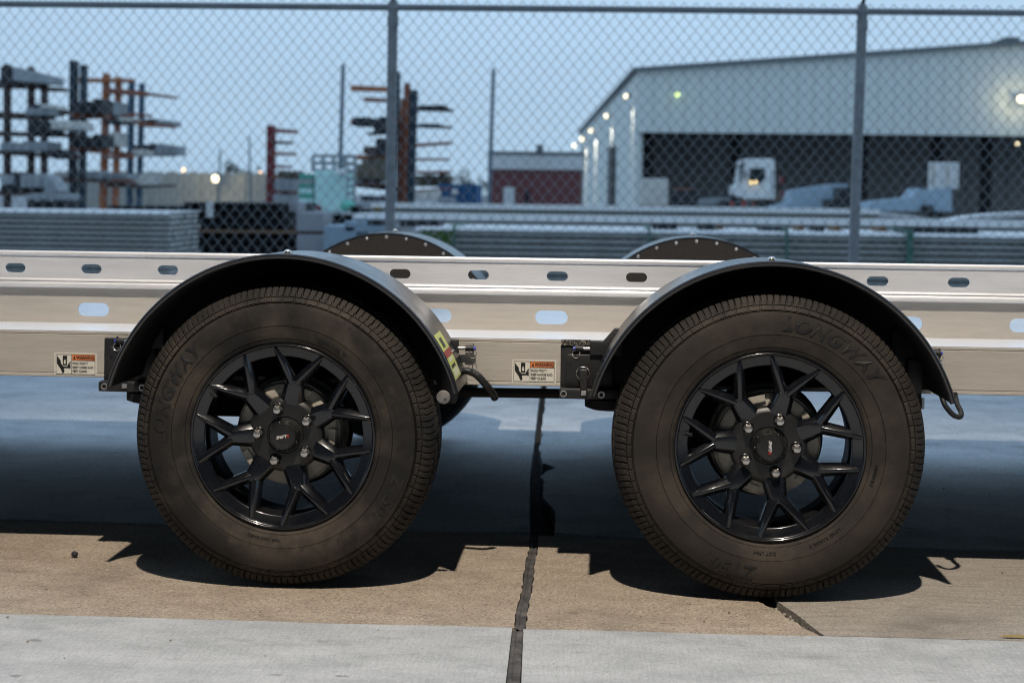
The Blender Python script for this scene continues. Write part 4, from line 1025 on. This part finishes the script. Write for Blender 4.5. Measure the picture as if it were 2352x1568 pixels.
def lamp(label, fx, fy, Y, dpx, m, head=None, cat='lamp', glow=0, group='lit yard lamps', col=(1,.8,.5)):
    p = P(fx, fy, Y); r_ = dpx/5747*(Y+3.2)/2
    root = tag(empty('yard_lamp', (p.x, Y, 0)), label, cat, group)
    mb = MB(); mb.ball((0,-.05,p.z), r_, 12, 8); mb.build('bulb', M[m], root, smooth=True)
    mb = MB(); mb.box(-r_*1.15, .0+r_*.3, p.z+r_*.7, r_*1.15, r_*1.6, p.z+r_*1.15); mb.box(-.04, r_*1.0, p.z+r_*.2, .04, r_*2.2, p.z+r_*.8); mb.build('lamp_housing', M['roof_trim'], root)
    if glow:
        l = bpy.data.lights.new('lamp_glow', 'POINT'); lo_ = bpy.data.objects.new('lamp_glow', l); C.objects.link(lo_); lo_.parent = root
        lo_.location = (0, -r_-.35, p.z); l.energy = glow; l.color = col; l.shadow_soft_size = .15
    return root
lamp('large bright warm lamp on the ribbed wall', 809, 671, 69, 30, 'lamp_warm', glow=45, col=(1,.85,.55))
lamp('small orange lamp left above the ribbed wall', 689, 638, 74, 13, 'lamp_orange')
lamp('small orange lamp beside the red rack', 978, 650, 74, 13, 'lamp_orange')

# blue container, brick building
root = tag(empty('waste_container', (P(1715,720,42).x, 42, 0)), 'open blue waste container with ribbed side left of the brick building', 'container'); ox = root.location.x
mb = MB(); a, b, u, t = pbox(mb, 1650, 690, 1785, 790, 42, 2.2); mb.v = [(x-ox, y-42, z) for x, y, z in mb.v]; mb.build('body', M['container_blue'], root)
for k in range(7):
    mb = MB(); x = a-ox+(b-a)*k/6; mb.box(x-.05, -.08, 0, x+.05, -.002, t); mb.build('rib', M['container_blue'], root)
mb = MB(); mb.ball((P(1706,722,41.8).x-ox, -.25, P(1706,722,41.8).z), .10, 8, 6); mb.build('reflector', M['white_load'], root)
Yb = 52; p = P(1840, 600, Yb); q = P(2175, 600, Yb)
root = tag(empty('brick_building', ((p.x+q.x)/2, Yb, 0)), 'low dark red brick building with pale parapet beside the big hall', 'building'); ox = root.location.x
zt = P(2000, 569, Yb).z; zm = P(2000, 636, Yb).z
mb = MB(); mb.box(p.x-ox, 0, 0, q.x-ox, 8, zm); mb.build('brick_wall', M['brick'], root)
mb = MB(); mb.box(p.x-ox-.1, -.12, zm, q.x-ox+.1, 8, zt-(zt-zm)*.25); mb.box(p.x-ox-.05, -.02, zt-(zt-zm)*.25, q.x-ox+.05, 8, zt-.08); mb.build('parapet', M['parapet'], root)
mb = MB(); mb.box(p.x-ox-.12, -.14, zt-.08, q.x-ox+.12, 8, zt); mb.build('coping', M['roof_trim'], root)
for nm, rc, m_, dd in (('door', (1888,702,1929,800), 'door_white', .06), ('window', (1969,712,1984,764), 'glass_dark', .05), ('vent', (2011,543,2034,569), 'roof_trim', .5)):
    mb = MB(); pbox(mb, *rc, Yb-dd, dd-.002 if nm != 'vent' else 1.0); mb.v = [(x-ox, y-Yb, z) for x, y, z in mb.v]; mb.build(nm, M[m_], root)

# big hall
YH = 72; root = tag(empty('warehouse', (P(2385,700,YH).x, YH, 0)), 'large grey metal clad hall with wide open front and low gabled roof', 'building'); ox = root.location.x
cA = P(2385, 265, YH); cR = P(3840, 164, YH); slope = (cR.z-cA.z)/(cR.x-cA.x); xr = cA.x+34; zr = cA.z+slope*34
farp = P(2171, 497, 147)
oz = P(3100, 503, YH).z; ox0 = P(2399, 600, YH).x-ox
n = 44
mbp = MB(); L_ = xr-cA.x
for k in range(n):       # ribbed cladding over the opening, one sheet per rib width
    x0, x1 = L_*k/n, L_*(k+1)/n; z0, z1 = cA.z+slope*x0, cA.z+slope*x1
    if x1 < ox0: zb = 0
    else: zb = oz
    q = MB(); q.add([(x0+.01,0,zb),(x1-.01,0,zb),(x1-.01,0,z1),(x0+.01,0,z0),(x0+.01,.12,zb),(x1-.01,.12,zb),(x1-.01,.12,z1),(x0+.01,.12,z0)], [(0,1,2,3),(4,7,6,5),(0,4,5,1),(1,5,6,2),(2,6,7,3),(3,7,4,0)])
    q.build('cladding_sheet', M['wall_panel'], root)
mb = MB(); mb.prism([(0,0),(ox0,0),(ox0,oz),(L_,oz),(L_,zr-.05),(0,cA.z-.05)], .13, .3); mb.build('front_wall', M['wall_panel'], root)
dx_, dy_ = farp.x-cA.x, 147-YH
mb = MB(); mb.add([(0,.05,0),(0,.05,cA.z),(dx_,dy_,cA.z),(dx_,dy_,0),(.3,.35,0),(.3,.35,cA.z),(dx_+.3,dy_,cA.z),(dx_+.3,dy_,0)], [(0,1,2,3),(4,7,6,5),(1,5,6,2),(0,3,7,4),(0,4,5,1),(3,2,6,7)]); mb.build('side_wall', M['wall_panel'], root)
mb = MB(); mb.add([(-.25,-.3,cA.z-.05),(xr-cA.x,-.3,zr-.05),(xr-cA.x+dx_,dy_,zr-.05),(dx_-.25,dy_,cA.z-.05),(-.25,-.3,cA.z+.12),(xr-cA.x,-.3,zr+.12),(xr-cA.x+dx_,dy_,zr+.12),(dx_-.25,dy_,cA.z+.12)], [(0,1,2,3),(4,7,6,5),(0,4,5,1),(1,5,6,2),(2,6,7,3),(3,7,4,0)]); mb.build('roof', M['roof_trim'], root)
# far half of the gable roof keeps the hall closed
mb = MB(); mb.prism([(L_-1, .0), (L_, .0), (L_, zr), (L_-1, zr-slope)], .0, .25); mb.build('corner_post', M['wall_panel'], root)
# interior: floor, back wall with pale lower cladding, frames
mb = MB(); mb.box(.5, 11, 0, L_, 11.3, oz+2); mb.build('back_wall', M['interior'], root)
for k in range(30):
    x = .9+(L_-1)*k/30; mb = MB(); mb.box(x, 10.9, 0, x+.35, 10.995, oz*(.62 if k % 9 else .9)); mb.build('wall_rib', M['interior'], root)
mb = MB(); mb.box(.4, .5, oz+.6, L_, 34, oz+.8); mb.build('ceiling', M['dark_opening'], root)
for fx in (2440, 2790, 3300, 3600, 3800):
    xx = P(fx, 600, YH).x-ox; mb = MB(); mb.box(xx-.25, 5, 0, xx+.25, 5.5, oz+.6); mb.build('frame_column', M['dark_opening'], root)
# door in the side wall
tpar = lambda fx: None
def side_pt(fx, fy):
    "point where the ray meets the hall's side wall (a vertical plane)"
    d = ray(fx, fy); nx_, ny_ = dy_, -dx_
    t = ((cA.x-CAM.x)*nx_ + (YH+.05-CAM.y)*ny_)/(d.x*nx_+d.y*ny_); return CAM+d*t
A_, B_ = side_pt(2283, 545), side_pt(2305, 545)
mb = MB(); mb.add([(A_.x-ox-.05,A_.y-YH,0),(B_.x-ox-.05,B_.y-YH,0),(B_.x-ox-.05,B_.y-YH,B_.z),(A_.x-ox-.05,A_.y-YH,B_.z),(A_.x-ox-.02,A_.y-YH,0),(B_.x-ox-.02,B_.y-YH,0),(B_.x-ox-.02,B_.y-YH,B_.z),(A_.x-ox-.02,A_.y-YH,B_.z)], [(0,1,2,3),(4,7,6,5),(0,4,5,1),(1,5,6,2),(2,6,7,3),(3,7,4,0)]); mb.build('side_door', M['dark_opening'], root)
mb = MB(); pbox(mb, 3769, 140, 3825, 165, YH+8, 3); mb.v = [(x-ox, y-YH, z) for x, y, z in mb.v]; mb.build('roof_vent', M['roof_trim'], root)
# wall lamps along the side: each lights the wall under it
labs = ['nearest lamp on the side wall of the hall, highest in the row', 'second lamp on the hall side wall, above the dark door', 'third lamp on the hall side wall with a bright wall streak', 'fourth lamp on the hall side wall with a bright wall streak', 'farthest lamp at the back corner of the hall']
for (fx, fy, d_, gl), lab in zip(((2363,362,18,300), (2286,436,17,500), (2227,490,17,1500), (2192,522,17,1500), (2163,547,16,300)), labs):
    p = side_pt(fx+3, fy); r_ = d_/5747*(p.y+3.2)/2
    lr = tag(empty('wall_lamp', (p.x-.12-r_, p.y, 0)), lab, 'lamp', 'lamps along the hall side wall')
    mb = MB(); mb.ball((0,0,p.z), r_, 12, 8); mb.build('bulb', M['lamp_warm'], lr, smooth=True)
    mb = MB(); mb.box(r_*.6, -.1, p.z-.1, r_+.11, .1, p.z+.1); mb.build('bracket', M['roof_trim'], lr)
    l = bpy.data.lights.new('lamp_glow', 'SPOT'); lo_ = bpy.data.objects.new('lamp_glow', l); C.objects.link(lo_); lo_.parent = lr
    lo_.location = (-.1, -.2, p.z-r_-.1); lo_.rotation_euler = (0, radians(-22), 0); l.energy = gl*.9; l.color = (1,.88,.70); l.shadow_soft_size = .1; l.spot_size = radians(60); l.spot_blend = .6
lamp('small greenish lamp high on the hall front', 2540, 356, YH-.4, 15, 'lamp_green')
lamp('bright warm lamp on the hall front at the right picture edge', 3828, 373, YH-.6, 30, 'lamp_warm', glow=40, col=(1,.85,.5))
lamp('small white lamp inside the hall at the right edge', 3814, 540, YH+2, 12, 'lamp_warm')

# yard in front of the hall
Yp = 66
root = tag(empty('wrapped_pallet', (P(2455,740,Yp).x, Yp, 0)), 'tall white wrapped pallet at the left of the hall opening', 'pallet'); ox = root.location.x
mb = MB(); pbox(mb, 2404, 670, 2505, 772, Yp, 1.4); mb.v = [(x-ox, y-Yp, max(0,z)) for x, y, z in mb.v]; mb.build('wrapped_load', M['white_load'], root, bevel=.06)
mb = MB(); pbox(mb, 2402, 772, 2507, 782, Yp, 1.4); mb.v = [(x-ox, y-Yp, z) for x, y, z in mb.v]; mb.build('pallet_base', M['timber'], root)
single('rack_load', 'dark stack of tube ends right of the white wrapped pallet', 'load', [(2512,712,2618,785)], 60, 1.2, 'black_load')
single('timber_bearer', 'rusty timbers on the dark tube stack by the hall', 'timber', [(2530,706,2600,712)], 60, 1.0, 'rust')
# truck
YT = 63
root = tag(empty('flatbed_truck', (P(2830,740,YT).x, YT, 0)), 'white cab truck with lit marker lamps parked in the hall opening', 'truck'); ox = root.location.x
def tp(name, pts, y0, y1, m_, bev=0):
    mb = MB(); mb.prism([(P(a,b,YT).x-ox, max(P(a,b,YT).z,0)) for a, b in pts], y0, y1); return mb.build(name, M[m_], root, bevel=bev)
tp('cab', [(2780,602),(2800,596),(2896,596),(2905,606),(2906,748),(2780,748),(2748,730),(2748,700),(2768,690)], 0, 2.2, 'truck_white', .05)
tp('side_window', [(2812,632),(2868,630),(2870,668),(2850,690),(2808,692)], -.03, -.002, 'glass_dark')
tp('windscreen', [(2777,622),(2784,604),(2792,604),(2778,684),(2771,684)], -.02, 2.0, 'glass_dark')
tp('flatbed', [(2825,750),(2960,735),(2960,742),(2825,760)], .2, 2.1, 'timber')
tp('chassis', [(2560,757),(2700,741),(2950,752),(2950,764),(2560,768)], .4, 1.8, 'grey_load')
for cx in (2720, 2862, 2888):
    p = P(cx, 764, YT); mb = MB(); mb.lathe([(0,0),(.17,0),(.2,.02),(.34,.0),(.38,.06),(.38,.24),(0,.24)], 20, p.x-ox, .02, .38); mb.build('wheel', M['black_load'], root, smooth=True)
tp('door_mirror', [(2790,640),(2797,640),(2797,668),(2790,668)], -.25, -.12, 'black_load'); tp('bumper', [(2744,735),(2786,740),(2786,756),(2744,752)], -.02, 2.2, 'black_load'); tp('rear_window_gap', [(2893,640),(2899,640),(2899,735),(2893,735)], -.01, -.001, 'grey_load')
for cx, cy in ((2816,685),(2833,683)):
    p = P(cx, cy, YT); mb = MB(); mb.ball((p.x-ox, -.12, p.z), .07, 8, 6); mb.build('marker_lamp', M['lamp_small'], root)
for (rc, m_, lab) in (((2740,757,2752,782),'cone_red','orange post in front of the truck bumper'),((2784,752,2796,782),'cone_red','red post under the truck cab door'),((2822,755,2832,782),'rust','pinkish post under the truck cab'),((2925,662,2938,690),'red','dark red drum behind the truck cab'),((2930,716,2952,740),'red','red machine part on the flatbed')):
    single('marker_post', lab, 'post', [rc], 58, .3, m_, 'red and orange posts round the truck', .02)
mb = MB(); pquad(mb, [(2975,714),(3140,690),(3180,690),(3180,786),(2900,786),(2905,776),(2960,765)], 55, 2.5); tag(mb.build('tarp_covered_load', M['blue_wrap']), 'pale blue tarp covered load left of the right fence post', 'tarp load')
mb = MB(); pquad(mb, [(3146,703),(3196,703),(3196,746),(3230,752),(3230,786),(3105,786),(3105,748),(3146,744)], 53, 1.5); tag(mb.build('forklift', M['black_load'], bevel=.03), 'black machine silhouette behind the right fence post', 'machine')
mb = MB(); pquad(mb, [(3252,775),(3270,757),(3420,742),(3446,706),(3470,712),(3500,712),(3569,700),(3570,792),(3252,792)], 50, 2.0); tag(mb.build('tarp_covered_load', M['blue_wrap']), 'long pale blue covered machine right of the right fence post', 'tarp load')
root = cage('pale slatted rack standing on the covered machine at right', 3486, 612, 3592, 705, 50.2, 4, 1, 6, 'beam_pale')
for k in range(4):
    mb = MB(); x0 = 3488+k*26; pbox(mb, x0, 616, x0+20, 702, 50.3, .2); o_ = root.location; mb.v = [(v[0]-o_.x, v[1]-o_.y, v[2]) for v in mb.v]; mb.build('slat', M['beam_pale' if k % 2 else 'white_load'], root)
single('steel_offcuts_gaps', 'dark block low on the covered machine at right', 'offcuts', [(3458,770,3502,793)], 49.8, .5, 'black_load')
# weeds between the beams
r = random.Random(11)
for fx, lab in ((1600,'weed growing in front of the left steel beams'),(1660,'tall weed beside the left rear fender')):
    p = P(fx, 860, 11.0); mb = MB()
    for _ in range(40):
        b0 = Vector((p.x+r.uniform(-.07,.07), 11+r.uniform(-.03,.03), .3)); h = r.uniform(.08,.22); q = b0+Vector((r.uniform(-.06,.06),0,h)); w_ = .008
        mb.add([b0-Vector((w_,0,0)), b0+Vector((w_,0,0)), q+Vector((w_*2,0,-.02)), q, q-Vector((w_*2,0,.02))], [(0,1,2,3,4)])
    mb.tube([(p.x,11,0),(p.x,11,.35)], .006, 5)
    tag(mb.build('weed', M['weed']), lab, 'weed')
# small things on the concrete
p = G(280, 2088); mb = MB(); mb.ball((p.x, p.y, .007), .0085, 8, 6, .8, .9); tag(mb.build('pebble', M['black_load']), 'small dark clod on the tan concrete left of the left wheel', 'pebble')
p = G(3790, 2392); mb = MB(); mb.add([(p.x-.025,p.y,.003),(p.x-.008,p.y+.004,.006),(p.x+.03,p.y+.003,.006),(p.x+.03,p.y-.004,.002),(p.x-.003,p.y-.004,.003)], [(0,1,2,3,4)]); tag(mb.build('leaf', M['yellow']), 'dry yellow leaf on the slab edge at the right picture edge', 'leaf')
